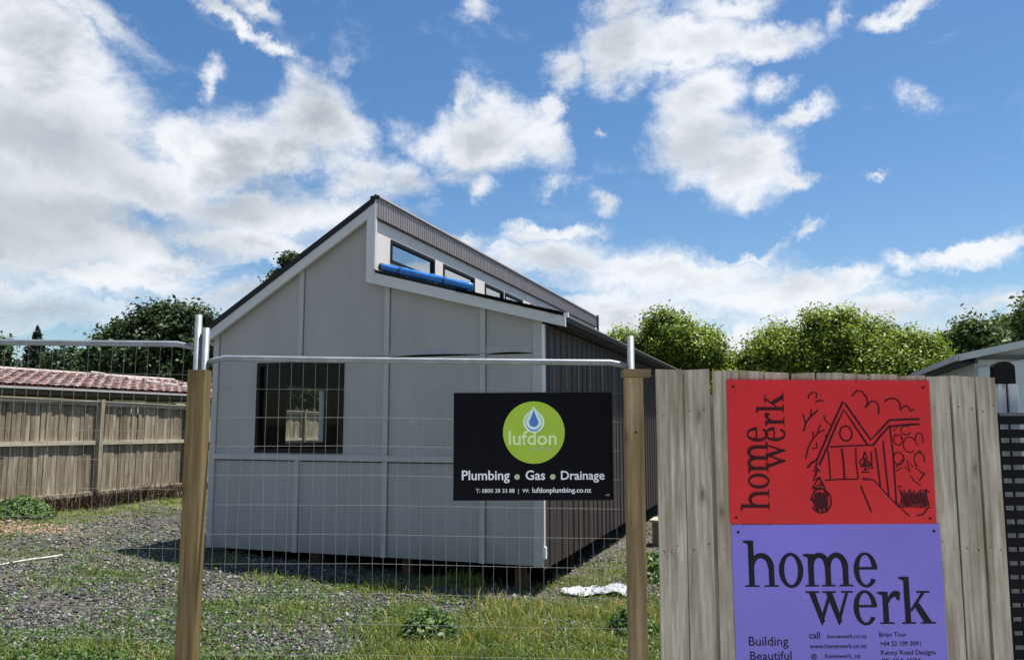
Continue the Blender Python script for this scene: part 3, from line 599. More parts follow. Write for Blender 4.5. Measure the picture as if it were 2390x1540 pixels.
    for (p, q) in wins:
        w = MB(); f = .045
        for a, c in (((-2.245, p, a0), (-2.188, p+f, a1)), ((-2.245, q-f, a0), (-2.188, q, a1)), ((-2.245, p+f, a0), (-2.188, q-f, a0+f)), ((-2.245, p+f, a1-f), (-2.188, q-f, a1))): w.box(a, c)
        wi = w.build('window', M['frameblack'], H); MB().box((-2.23, p+f, a0+f), (-2.222, q-f, a1-f)).build('pane', M['mirrorpane'], wi)
    # ribbed fascia under the ridge
    n = int((HL+.1)/.07); sec = []
    for i in range(n):
        y = F0-.003+i*.07; sec += [(-2.166, y), (-2.166, y+.045), (-2.158, y+.05), (-2.158, y+.065)]
    back = [(-2.18, F0-.003+n*.07), (-2.18, F0-.003)]
    m = MB(); k = len(sec); vs = [(x, y, 4.335) for x, y in sec+back]+[(x, y, 4.598) for x, y in sec+back]; kk = k+2
    m.add(vs, [(i, (i+1) % kk, (i+1) % kk+kk, i+kk) for i in range(kk)]); m.build('ridge_fascia', M['band'], H)
    MB().box((-2.199, F1, 4.318), (-2.160, HL, 4.334)).build('gap_shade_strip', M['roofblack'], H)  # black strip imitating the gap shadow below the ridge fascia
    MB().box((-2.175, HL+.02, 4.1), (-2.12, HL+.09, 4.66)).build('end_flashing', M['darkgrey'], H)
    # ---- ribbed dark sheets on the long side
    sec = [(0, 0), (0, .225), (.018, .243), (.018, .264), (0, .28)]
    vs = [(x, y, z) for z in (.03, 2.905) for (x, y) in sec]+[(-.008, 0, .03), (-.008, .28, .03), (-.008, 0, 2.905), (-.008, .28, 2.905)]
    fs = [(i, i+1, i+6, i+5) for i in range(4)]+[(10, 12, 13, 11), (0, 5, 12, 10), (4, 11, 13, 9), (10, 11, 4, 3, 2, 1, 0), (12, 5, 6, 7, 8, 9, 13)]
    me = MB().add(vs, fs).mesh('cladding_sheet', M['brown'])
    for i in range(43): link('cladding_sheet', me, H, (.0, .045+i*.2815, 0))
    # ---- piles and bearers
    for x in (-4.3, -3.1, -1.8, -.32):
        for y in (.16, 2.2, 4.6, 8, 11.6):
            MB().post(.15, .15, .7, .012).build('pile', M['pile'], H, loc=(x, y, -.56))
    for y in (.2, 2.25, 4.65): MB().box((-4.55, y, -.04), (-.06, y+.09, Z0-.002)).build('bearer', M['inside'], H)
    MB().box((-4.5, .7, -.35), (-.1, .75, Z0-.003)).build('underfloor_shade', M['inside'], H)  # black sheet put in for the shade under the floor
make_house()
def hw(x, y, z):
    """house coordinates -> world"""
    return Vector((P1.x+x*GD[0]+y*SD[0], P1.y+x*GD[1]+y*SD[1], z))
def make_roll():
    # a roll of wrap lying on the low roof along its front edge
    a = hw(-2.13, -.06, zlow(-2.13)+.096); b = hw(-.86, -.06, zlow(-.86)+.096); d = (b-a).normalized()
    rt = empty('wrap_roll', a); tag(rt, 'blue plastic wrapped roll lying on the low roof below the high windows', 'roll')
    L = (b-a).length; n = 14; k = 30; up = Vector((0, 0, 1)); side = d.cross(up).normalized(); u2 = side.cross(d)
    vs = []
    for i in range(k+1):
        t = i/k; c = d*(L*(.035+.965*t)); r = 0.056*(1+.05*math.sin(i*1.9)+.035*math.sin(i*4.1))
        if i == 0 or i == k: r *= .93
        for j in range(n):
            q = 2*math.pi*j/n; rr = r*(1+.05*math.sin(q*3+i*.55)); vs.append(c+side*rr*math.cos(q)+u2*rr*math.sin(q)*.95)
    fs = [(i*n+j, i*n+(j+1) % n, (i+1)*n+(j+1) % n, (i+1)*n+j) for i in range(k) for j in range(n)]+[tuple(range(n)), tuple(range(k*n+n-1, k*n-1, -1))]
    MB().add(vs, fs).build('wrapping', M['blue'], rt, True)
    MB().tube(Vector(), d*(L*.06), .05, n=14).build('core', M['bluedark'], rt)
    MB().tube(d*(L*.985), d*(L*1.006), .042, n=14).build('core', M['blue'], rt)
    for t in (.22, .7): MB().tube(d*(L*t), d*(L*(t+.018)), .0605, n=14).build('strap', M['bluedark'], rt)
    for t in (.0, .55): MB().box((-.05, -.05, -.09), (.05, .05, -.045)).build('packing_block', M['roofblack'], rt, loc=d*(L*(.12+t)))
make_roll()

# ------------------------------------------------------------------ the boundary fence on the far side of the yard
def make_boundary_fence():
    A = Vector((-8.53, 11.6)); ang = math.atan2(1, .2511); d = Vector((math.cos(ang), math.sin(ang)))
    F = empty('boundary_fence', (A.x, A.y, 0), ang); tag(F, 'weathered close boarded timber fence with rails and posts behind the gravel yard', 'fence')
    ztop = lambda s: 2.15-.009*(s-1.4)
    # palings stand on the far side (local +y) of the rails
    ms = [MB().post(.0965, .02, 1.86, .003, top=random.uniform(-.012, .012), bow=random.uniform(-.006, .006), seg=3).mesh('paling', M['agedwood']) for _ in range(7)]
    i = 0; s = -1.4
    while s < 16.6:
        o = link('paling', ms[random.randrange(7)], F, (s, .055+random.uniform(-.004, .004), ztop(s)-1.885+random.uniform(-.014, .014)), (random.uniform(-.006, .006), random.uniform(-.012, .012), math.pi*random.randint(0, 1)*0))
        s += .0995+random.uniform(-.002, .004)
    posts = [-1.44, 1.13, 3.70, 6.27, 8.84, 11.41, 13.98, 16.5]
    pm = MB().post(.1, .1, 2.0, .006).mesh('post', M['agedwood'])
    for s in posts: link('post', pm, F, (s, -.045, ztop(s)-1.97))
    for p, q in zip(posts, posts[1:]):
        for (dz, h, dd, y0) in ((-.09, .07, .045, .008), (-.8, .075, .045, .008), (-1.72, .075, .045, .008)):
            m = MB(); m.add([(0, 0, 0), (q-p-.104, 0, 0), (q-p-.104, dd, 0), (0, dd, 0), (0, 0, h), (q-p-.104, 0, h), (q-p-.104, dd, h), (0, dd, h)], [(0,3,2,1),(4,5,6,7),(0,1,5,4),(1,2,6,5),(2,3,7,6),(3,0,4,7)])
            o = m.build('rail', M['agedrail'], F, loc=(p+.052, y0, ztop(p)+dz)); o.rotation_euler = (0, math.atan(.009), 0)
        m = MB().box((0, 0, 0), (q-p-.006, .1, .022)); o = m.build('capping', M['agedrail'], F, loc=(p, -.012, ztop(p)-.018)); o.rotation_euler = (0, math.atan(.009), 0)
make_boundary_fence()
def make_edging():
    p, q = Vector((-8.1, 13.85)), Vector((-6.2, 19.0)); v = q-p
    o = MB().box((0, 0, -.1), (v.length, .045, .05)).build('edging_board', M['edging'], loc=(p.x, p.y, .305), rot=(0, .014, math.atan2(v.y, v.x)))
    tag(o, 'long pale timber edging board along the foot of the boundary fence', 'edging board')
make_edging()

# ------------------------------------------------------------------ close paling fence with the signs on it
def make_paling_fence():
    F = empty('paling_fence', (.71, 4.1, 0)); tag(F, 'grey weathered vertical paling fence at the street carrying two printed signs', 'fence')
    edges = [.717, .864, 1.004, 1.142, 1.27, 1.405, 1.53, 1.665, 1.80, 1.945, 2.085, 2.206, 2.33, 2.434]
    for i, (a, b) in enumerate(zip(edges, edges[1:])):
        t = (a-.717)/1.717; top = 1.976-.043*t+(-.002, .002, 0, .002, -.002)[i % 5]
        o = MB().post(b-a-.010, .022, top+.1, .003, top=(-.004, .006, .003, -.007)[i % 4], bow=(.001, -.002, .002, -.001, .001)[i % 5], seg=8).build('paling', M['greywood'], F, loc=((a+b)/2-.71, (0, .003, -.003, .002)[i % 4], -.1))
        o.rotation_euler = (0, (.0015, -.002, .001)[i % 3], 0)
    nm = MB().tube((0, -.0025, 0), (0, .004, 0), .003, n=8).mesh('nail', M['nail'])
    for i, (a, b) in enumerate(zip(edges, edges[1:])):
        for z in (1.77, 1.10):
            for q in (.26+random.uniform(-.06, .06), .74+random.uniform(-.08, .06)): link('nail', nm, F, (a+(b-a)*q-.71, -.001, z+random.uniform(-.03, .03)))
    for i, x in enumerate(edges[1:-1]): MB().post(.09, .018, 1.95, .002).build('paling', M['greywood'], F, loc=(x-.71, .0265, -.1))
    for z in (.3, 1.05, 1.72): MB().box((.09, .05, z), (1.73, .094, z+.09)).build('rail', M['capwood'], F)
    pm = MB().post(.1, .1, 1.98, .006).mesh('post', M['greywood'])
    for x in (.6, 1.66): link('post', pm, F, (x, .096, -.1))
    # brown lumber mark burnt into the first paling
    m = MB(); t = .004
    def bar(p, q): ribbon(m, [p, q], .006, -.0006)
    x, z = .035, 1.055
    bar((x, z+.035), (x+.014, z)); bar((x+.014, z), (x+.027, z+.035)); bar((x+.04, z+.035), (x+.04, z)); bar((x+.04, z+.034), (x+.062, z+.034)); bar((x+.04, z+.018), (x+.058, z+.018)); bar((x+.04, z+.001), (x+.062, z+.001))
    m.build('branded_mark', M['mark'], F)
def ribbon(m, pts, w, y, taper=0):
    """flat stroke in the x-z plane facing -y"""
    P = [Vector((p[0], p[1])) for p in pts]; n = len(P); vs = []
    for i, p in enumerate(P):
        d = P[min(i+1, n-1)]-P[max(i-1, 0)]
        if d.length < 1e-9: d = Vector((1, 0))
        d.normalize(); nn = Vector((-d.y, d.x)); t = i/(n-1) if n > 1 else 0
        ww = w*.5*(1-taper*abs(2*t-1)**2)
        a = p+nn*ww; b = p-nn*ww; vs += [(a.x, y, a.y), (b.x, y, b.y)]
    m.add(vs, [(2*i, 2*i+1, 2*i+3, 2*i+2) for i in range(n-1)])
make_paling_fence()

def make_posts():
    g = 'treated timber posts standing in front of the wire panels'
    t = empty('timber_post', (-1.629, 4.2, 0)); tag(t, 'square brown timber post standing alone where two wire panels meet', 'post', g)
    o = MB().post(.092, .092, 2.13, .004, seg=4).build('shaft', M['post'], t, loc=(0, 0, -.15))
    t = empty('timber_post', (.629, 4.18, 0)); tag(t, 'square pale timber post with a cap board beside the paling fence', 'post', g)
    MB().post(.09, .092, 2.09, .004, seg=4).build('shaft', M['postpale'], t, loc=(0, 0, -.15))
    MB().box((-.056, -.006, 1.942), (.085, .1, 1.982)).build('cap_board', M['capwood'], t)
    m = MB(); m.tube((.001, -.003, 1.66), (.001, .01, 1.66), .006, n=8); m.build('bolt', M['frameblack'], t)
make_posts()

# ------------------------------------------------------------------ temporary fence panels
def make_panel(label, x0, x1, zrail, ztopL, ztopR, y, pitch_x0, mesh_cut=None):
    g = 'temporary steel fence panels along the frontage'
    P = empty('temporary_fence_panel', (x0, y, 0)); tag(P, label, 'fence panel', g); W = x1-x0; r = .0185
    for x, zt in ((0, ztopL), (W, ztopR)):
        m = MB(); m.tube((x, 0, -.02), (x, 0, zt), r, n=14); m.build('upright', M['galv'], P, True)
        MB().tube((x, 0, zt-.002), (x, 0, zt+.004), r*.96, n=14).build('end_cap', M['galv'], P)
    zl, zr = zrail
    def rail(za, zb, nm='rail'):
        MB().path([(.015, 0, za-.022), (.05, 0, za-.012), (.11, 0, za), (W*.3, 0, za+(zb-za)*.3-.002), (W*.7, 0, za+(zb-za)*.7-.002), (W-.11, 0, zb), (W-.05, 0, zb-.012), (W-.015, 0, zb-.022)], [.013, .016, .0165, .0165, .0165, .0165, .016, .013], 12).build(nm, M['galv'], P, True)
    rail(zl, zr); rail(.12, .12)
    m = MB(); k = 0; wr = .0011
    x = pitch_x0
    while x < W-.03:
        if x > .03:
            bend = .006*math.sin(k*2.1); zt = zl+(zr-zl)*x/W
            m.path([(x, -.006, .12), (x+bend, -.006, .9), (x-bend*.6, -.006, 1.5), (x, -.006, zt-.01)], wr, 5)
        x += .0639; k += 1
    z = zl-.165
    while z > .12:
        m.path([(.005, -.0095, z), (W*.4, -.0095, z+.003*math.sin(z*9)), (W*.75, -.0095, z+(zr-zl)*.7), (W-.005, -.0095, z+(zr-zl))], wr, 5); z -= .151
    m.build('wire_mesh', M['wire'], P)
    for x in (0, W): MB().box((x-.11, -.2, 0), (x+.11, .35, .1)).build('foot_block', M['concrete'], P)
make_panel('galvanised wire panel with the black plumbing sign hung on it', -1.644, .637, (2.052, 2.028), 2.213, 2.17, 4.35, .339-.0639*4)
make_panel('galvanised wire panel reaching past the plain timber post towards the boundary fence', -3.98, -1.688, (2.155, 2.128), 2.27, 2.285, 4.352, .05)

# ------------------------------------------------------------------ signs
def sign_board(name, w, h, mat, loc, rot, label, screws=True, smat='ink'):
    t = empty(name, loc, 0); t.rotation_euler = rot; tag(t, label, 'sign')
    MB().box((0, 0, 0), (w, .006, h)).build('panel', M[mat], t)
    if screws:
        for (x, z) in ((.032, h-.035), (w-.03, h-.035), (.03, .03), (w-.03, .03)):
            MB().tube((x, -.003, z), (x, .001, z), .0065, n=8).build('screw', M[smat], t)
    return t
def text(parent, body, x0, x1, zb, mat, bold=0, y=-.0012, z_scale=1.0, name='lettering'):
    cu = bpy.data.curves.new('txt', 'FONT'); cu.body = body; cu.size = 1; cu.offset = bold; cu.resolution_u = 3
    o = bpy.data.objects.new('txt', cu); COL.objects.link(o); dg = bpy.context.evaluated_depsgraph_get()
    me = bpy.data.meshes.new_from_object(o.evaluated_get(dg)); bpy.data.objects.remove(o); bpy.data.curves.remove(cu)
    c = np.empty(len(me.vertices)*3, np.float32); me.vertices.foreach_get('co', c); c = c.reshape(-1, 3)
    s = (x1-x0)/(c[:, 0].max()-c[:, 0].min()); c2 = np.zeros_like(c); c2[:, 0] = x0+(c[:, 0]-c[:, 0].min())*s; c2[:, 2] = zb+c[:, 1]*s*z_scale; c2[:, 1] = y
    me.vertices.foreach_set('co', c2.ravel()); me.materials.clear(); me.materials.append(M[mat]); me.name = name; me.update()
    return link(name, me, parent)
def disc(parent, cx, cz, r, mat, y, name, n=64, rz=None):
    rz = rz or r
    m = MB(); m.add([(cx+r*math.cos(2*math.pi*i/n), y, cz+rz*math.sin(2*math.pi*i/n)) for i in range(n)], [tuple(range(n))]); return m.build(name, M[mat], parent)
# the serif word mark, drawn once in x-height units; every glyph is a list of polygons
def ell(cx, cy, rx, ry, t): return (cx+rx*math.cos(t), cy+ry*math.sin(t))
def band(cx, cy, ro, ri, t0, t1, n=22, off=(0, 0)):
    """polygons between an outer and an inner ellipse"""
    out = []
    for i in range(n):
        a, b = t0+(t1-t0)*i/n, t0+(t1-t0)*(i+1)/n
        out.append([ell(cx, cy, *ro, a), ell(cx, cy, *ro, b), ell(cx+off[0], cy+off[1], *ri, b), ell(cx+off[0], cy+off[1], *ri, a)])
    return out
def rect(x0, y0, x1, y1): return [(x0, y0), (x1, y0), (x1, y1), (x0, y1)]
PI = math.pi
def serif(x0, x1, y=0, h=.05): return [[(x0, y), (x1, y), (x1, y+h*.6), (x1-.06, y+h), (x0+.06, y+h), (x0, y+h*.6)]]
def flag(x, y): return [[(x-.16, y-.05), (x+.0, y-.12), (x+.0, y+.02), (x-.05, y), (x-.16, y-.01)]]
def arch(x0, x1): # from the right of a stem to the left stem of the next leg
    cx = (x0+x1)/2; return band(cx+.02, .56, ((x1-x0)/2+.16, .46), ((x1-x0)/2-.02, .30), 0, PI*.93, off=(-.02, 0))
def G_h(): return [rect(.16, 0, .34, 1.4), rect(.80, .0, .98, .58)]+flag(.16, 1.4)+serif(.02, .5)+serif(.64, 1.12)+arch(.32, .80)
def G_m(): return [rect(.12, 0, .30, .98), rect(.66, 0, .84, .6), rect(1.22, 0, 1.40, .6)]+flag(.12, .98)+serif(0, .44)+serif(.53, .98)+serif(1.09, 1.55)+arch(.28, .67)+arch(.82, 1.23)
def G_o(): return band(.39, .49, (.39, .53), (.22, .44), 0, 2*PI, 40)
def G_e(): return band(.38, .49, (.38, .53), (.21, .45), R(2), R(325), 36)+[rect(.1, .5, .74, .575)]
def G_r(): return [rect(.14, 0, .32, .97)]+flag(.14, .97)+serif(.02, .5)+band(.58, .56, (.30, .44), (.24, .26), R(62), R(165), 14)+[[(.54, .98), (.66, .98), (.72, .9), (.68, .7), (.60, .72), (.56, .82)]]
def G_k(): return [rect(.14, 0, .32, 1.42), [(.30, .40), (.36, .36), (.80, .92), (.70, .94)], [(.42, .58), (.56, .70), (1.0, .03), (.74, .03)]]+flag(.14, 1.42)+serif(.02, .48)+serif(.62, 1.12)+[rect(.54, .93, .96, .985)]
def G_w(): return [[(.08, .97), (.29, .97), (.57, .1), (.46, -.04)], [(.40, .1), (.47, -.04), (.78, .8), (.72, .93)], [(.62, .97), (.84, .97), (1.12, .1), (1.01, -.04)], [(.95, .1), (1.02, -.04), (1.36, .97), (1.27, .97)], rect(-.02, .945, .42, 1.0), rect(.52, .945, .96, 1.0), rect(1.12, .945, 1.5, 1.0)]
GLY = {'h': (G_h, 1.13), 'o': (G_o, .82), 'm': (G_m, 1.58), 'e': (G_e, .80), 'r': (G_r, .70), 'k': (G_k, 1.12), 'w': (G_w, 1.50)}
def word(parent, s, origin, width, xh, mat, up=False, name='lettering', y=-.0012):
    """up=True writes from bottom to top"""
    total = sum(GLY[c][1] for c in s); k = width/total; pen = 0; m = MB(); q = 0
    for c in s:
        fn, adv = GLY[c]
        for poly in fn():
            yy = y-.00004*(q % 40); q += 1; P = []
            for (px_, pz) in poly:
                a, b = (pen+px_)*k, pz*xh
                P.append((origin[0]-b, yy, origin[1]+a) if up else (origin[0]+a, yy, origin[1]+b))
            m.add(P, [tuple(range(len(P)))])
        pen += adv
    return m.build(name, M[mat], parent)

def make_black_sign():
    t = sign_board('hanging_sign', .838, .562, 'signblack', (-.3075, 4.331, 1.304), (0, R(-.2), R(0)), 'black landscape sign with a lime green circle hung on the wire panel', screws=False)
    for (x, z) in ((.02, .545), (.818, .545), (.02, .018), (.818, .018)):
        MB().tube((x, -.002, z), (x, .012, z), .004, n=8).build('cable_tie', M['ink'], t)
    H = .577; k = .000525
    X = lambda a: (a-280)*k*(.838/.835); Z = lambda b: .562-(b-160)*k*(.562/.577)
    cx, cz, r = X(1085), Z(570), .163
    disc(t, cx, cz, r, 'lime', -.0010, 'printed_disc')
    def drop(w, ztop, zbot, mat, y, n=40):
        rr = w/2; zc = zbot+rr; P = []
        for i in range(n):
            a = -PI*1.22+(PI*1.44)*i/(n-1); P.append((cx+rr*math.cos(a), zc+rr*math.sin(a)))
        x1, z1 = P[-1]; x0, z0 = P[0]
        def cur(xa, za, xb, zb, s): return [(xa+(xb-xa)*u-s*math.sin(PI*u)*w*.04, za+(zb-za)*u) for u in (.2, .4, .6, .8)]
        P += [(cx+(x1-cx)*(1-u)**1.25, z1+(ztop-z1)*u) for u in (.2, .4, .6, .8)]+[(cx, ztop)]+[(cx+(x0-cx)*(1-u)**1.25, z0+(ztop-z0)*u) for u in (.8, .6, .4, .2)]
        m = MB(); m.add([(a, y, b) for a, b in P], [tuple(range(len(P)))]); m.build('printed_drop', M[mat], t)
    drop(.112, Z(300), Z(572), 'icewhite', -.0014); drop(.092, Z(318), Z(552), 'lime', -.0016); drop(.082, Z(300), Z(546), 'icewhite', -.0018); drop(.05, Z(330), Z(515), 'dropblue', -.0020)
    # a blue crescent under the white drop
    m = MB(); ribbon(m, [(cx+.037*math.cos(a), Z(478)+.037*math.sin(a)) for a in np.linspace(PI*1.08, PI*1.92, 18)], .008, -.0021, .9); m.build('printed_crescent', M['dropblue'], t)
    text(t, 'lufdon', X(832), X(1312), Z(695), 'paleprint', .012, -.0015)
    text(t, 'plumbing', X(1040), X(1270), Z(752), 'oliveprint', 0, -.0015)
    text(t, 'Plumbing', X(365), X(842), Z(1050), 'whiteprint', .014)
    text(t, 'Gas', X(1000), X(1194), Z(1050), 'whiteprint', .014)
    text(t, 'Drainage', X(1352), X(1786), Z(1050), 'whiteprint', .014)
    for a in (915, 1270): disc(t, X(a), Z(1022), .0145, 'oliveprint', -.0012, 'printed_dot', 20)
    text(t, 'T: 0800 38 33 88  |  W:', X(505), X(1035), Z(1180), 'whiteprint', .006)
    text(t, 'lufdonplumbing.co.nz', X(1066), X(1652), Z(1180), 'whiteprint', .016)
    text(t, 'ads', X(1795), X(1835), Z(1214), 'oliveprint', 0)
make_black_sign()

def make_red_sign():
    w, h = 1.016, .708
    t = sign_board('wall_sign', w, h, 'signred', (1.074, 4.0895, 1.2145), (0, R(.25), 0), 'red sign with a black line drawing of a house, upper one on the paling fence', smat='inkred')
    word(t, 'home', (.196, .062), .415, .101, 'inkred', True)
    word(t, 'werk', (.283, .262), .385, .098, 'inkred', True)
    # drawing: strokes on a 1600 x 1540 grid
    sx, sz = 1016*.001/2546*1.0, 0
    def X(a): return .338+a*.000423
    def Z(b): return .700-b*.000445
    S = []
    def s(w_, *p): S.append((w_, p))
    s(11, (232, 880), (330, 690), (440, 470), (572, 222), (600, 250), (720, 420), (880, 650), (990, 545), (1110, 428), (1300, 418), (1470, 415))
    s(11, (262, 930), (370, 720), (480, 490), (578, 312), (690, 480), (840, 705), (905, 708), (1000, 600), (1100, 500), (1290, 478), (1465, 470))
    s(9, *[(590+72*math.cos(a), 578+82*math.sin(a)) for a in np.linspace(0, 6.35, 26)])
    s(8, (395, 728), (600, 716), (840, 708))
    s(8, (370, 760), (380, 900), (388, 1085)); s(11, (535, 745), (548, 900), (552, 1080)); s(8, (700, 735), (696, 900), (712, 1075))
    s(9, (930, 735), (950, 950), (968, 1160)); s(9, (1025, 660), (1040, 950), (1062, 1270)); s(9, (1110, 480), (1135, 800), (1145, 1350))
    s(7, (320, 1095), (480, 1085), (712, 1080)); s(7, (765, 1085), (870, 1085), (905, 1100), (1060, 1270), (1180, 1390))
    s(9, (735, 1150), (790, 1290), (850, 1440))
    s(7, (752, 1005), (850, 1000)); s(6, (760, 1070), (880, 1085))
    # tree in the doorway
    for p in (((800, 780), (780, 850), (830, 850), (800, 780)), ((740, 880), (800, 850), (860, 900), (760, 930), (730, 890)), ((745, 950), (800, 900), (850, 960), (780, 985)), ((880, 780), (878, 970)), ((800, 860), (800, 985)), ((770, 900), (840, 880)), ((760, 940), (860, 930)), ((850, 900), (890, 960))): s(8, *p)
    # branches on the left
    s(9, (95, 555), (120, 470), (165, 410), (270, 320)); s(7, (118, 470), (95, 360)); s(7, (180, 400), (195, 310)); s(7, (105, 860), (140, 740), (190, 650), (250, 590), (295, 480)); s(7, (205, 640), (205, 560)); s(6, (250, 580), (340, 540))
    s(9, (345, 620), (372, 590)); s(7, (340, 380), (355, 440), (420, 490), (445, 460)); s(7, (185, 750), (245, 738), (240, 680))
    s(7, (165, 190), (170, 150), (220, 120), (265, 130), (255, 190)); s(8, (240, 235), (290, 210), (340, 215))
    # birds
    s(8, (680, 160), (740, 100), (800, 105), (850, 170), (865, 240), (830, 290)); s(8, (865, 240), (920, 215), (970, 225), (995, 290), (985, 365)); s(9, (840, 285), (880, 240))
    s(8, (1065, 220), (1120, 185), (1190, 185), (1240, 230), (1250, 320)); s(8, (1250, 300), (1310, 265), (1345, 285), (1370, 330), (1405, 300))
    # leaning plant at the lower left
    for p in (((120, 960), (180, 900), (250, 870)), ((190, 1000), (240, 960), (215, 1040), (180, 1100), (260, 1060), (170, 1180), (300, 1120), (250, 1180)), ((170, 1180), (310, 1190)), ((260, 1070), (320, 1190)), ((240, 900), (215, 960), (270, 1000))): s(10, *p)
    s(8, *[(265+120*math.cos(a), 1320+130*math.sin(a)) for a in np.linspace(-2.2, 2.6, 22)])
    for i in range(9): s(9, (140+i*22, 1290-(i % 3)*38), (180+i*20, 1330+(i % 2)*40), (200+i*16, 1400+(i % 3)*22))
    for i in range(6): s(8, (220+i*26, 1230), (190+i*27, 1360))
    # round leaves on the right
    for (cx, cy, rx, ry) in ((1335, 700, 75, 85), (1200, 640, 50, 65), (1200, 850, 60, 70), (1300, 540, 60, 50), (1440, 860, 60, 75), (1450, 640, 45, 70)):
        a0 = cx*.01; s(6, *[(cx+rx*math.cos(a), cy+ry*math.sin(a)) for a in np.linspace(a0, a0+4.9, 18)])
    for p in (((1130, 490), (1210, 500), (1150, 550)), ((1180, 600), (1240, 590), (1240, 640)), ((1170, 780), (1230, 790), (1260, 850), (1160, 950)), ((1160, 990), (1230, 950)), ((1260, 940), (1320, 1000), (1290, 860), (1360, 940)), ((1380, 820), (1450, 760), (1500, 840)), ((1390, 900), (1400, 960), (1480, 1020)), ((1170, 1165), (1220, 1150)), ((1320, 1040), (1370, 1100), (1440, 1150))): s(6, *p)
    for i in range(14): s(8, (1190+i*24, 1180+((i*37) % 60)), (1215+i*22, 1270), (1200+i*25, 1340+((i*53) % 60)))
    for i in range(10): s(7, (1230+i*28, 1240+((i*31) % 80)), (1190+i*32, 1390))
    s(7, (1160, 1350), (1240, 1440), (1290, 1475)); s(7, (1370, 1480), (1450, 1460), (1500, 1400), (1540, 1380)); s(6, (1450, 1200), (1540, 1215)); s(6, (1420, 1100), (1500, 1010))
    m = MB()
    for i, (w_, p) in enumerate(S):
        ribbon(m, [(X(a), Z(b)) for a, b in p], w_*.00095, -.0012-.00002*(i % 60))
    m.build('line_drawing', M['inkred'], t)
make_red_sign()

def make_violet_sign():
    w, h = 1.024, .72
    t = sign_board('wall_sign', w, h, 'signpurple', (1.0835, 4.0885, .489), (0, R(-.35), 0), 'violet sign with large dark serif lettering, lower one on the paling fence')
    top = h
    word(t, 'home', (.052, top-.296), .66, .158, 'ink'); word(t, 'werk', (.352, top-.474), .625, .156, 'ink')
    for i, (a, x1) in enumerate((('Building', .255), ('Beautiful', .268), ('Homes', .215))): text(t, a, .064+.004*i, x1, top-.572-.067*i, 'ink', .004)
    for i, (a, x0, x1) in enumerate((('call', .356, .41), ('www.homewerk.co.nz', .358, .632), ('@', .362, .39), ('#', .362, .385))): text(t, a, x0, x1, top-.540-.046*i, 'ink', .01)
    text(t, 'homewerk.co.nz', .445, .635, top-.540, 'ink', .01); text(t, 'homewerk_nz', .43, .60, top-.632, 'ink', .01)
    for i, (a, x1) in enumerate((('Brian Tour', .83), ('+64 22 109 3091', .895), ('Kenny Road Designs', .965), ('09 454 4574', .89))): text(t, a, .697+.002*i, x1, top-.534-.042*i, 'ink', .01)
make_violet_sign()

# ------------------------------------------------------------------ slatted gate, blackened post and garage at the right
def make_gate():
    G = empty('slat_gate', (2.462, 4.2, 0)); tag(G, 'black horizontal slat gate next to the paling fence', 'gate')
    MB().box((0, 0, .02), (.04, .04, 1.75)).build('stile', M['slat'], G)
    MB().box((1.56, 0, .02), (1.6, .04, 1.75)).build('stile', M['slat'], G)
    me = MB().box((.04, .004, 0), (1.56, .026, .043)).mesh('slat', M['slat'])
    z = 1.7
    while z > .08: link('slat', me, G, (0, 0, z)); z -= .0682
    MB().box((.04, 0, 1.7435), (1.56, .04, 1.76)).build('top_rail', M['darkgrey'], G)
make_gate()
def make_stained_post():
    P = empty('gate_post', (2.652, 4.38, 0)); tag(P, 'weathered post with a rounded black top behind the slat gate', 'post')
    m = MB(); n = 8; w, d = .115, .035
    prof = [(-w/2, -.1), (w/2, -.1), (w/2, 2.005)]+[(w/2*math.cos(a), 2.005+.032*math.sin(a)) for a in np.linspace(.12, PI-.12, 9)]+[(-w/2, 2.005)]
    m.prism(prof, 0, d); m.build('shaft', M['blackwood'], P)
    for x in (-.034, .03): MB().post(.05, .018, 1.915, .004).build('face_board', M['stained'], P, loc=(x, -.019, 0))
    MB().box((-.063, .004, 1.5), (-.0585, .03, 1.965)).build('side_strip', M['slat'], P)
make_stained_post()
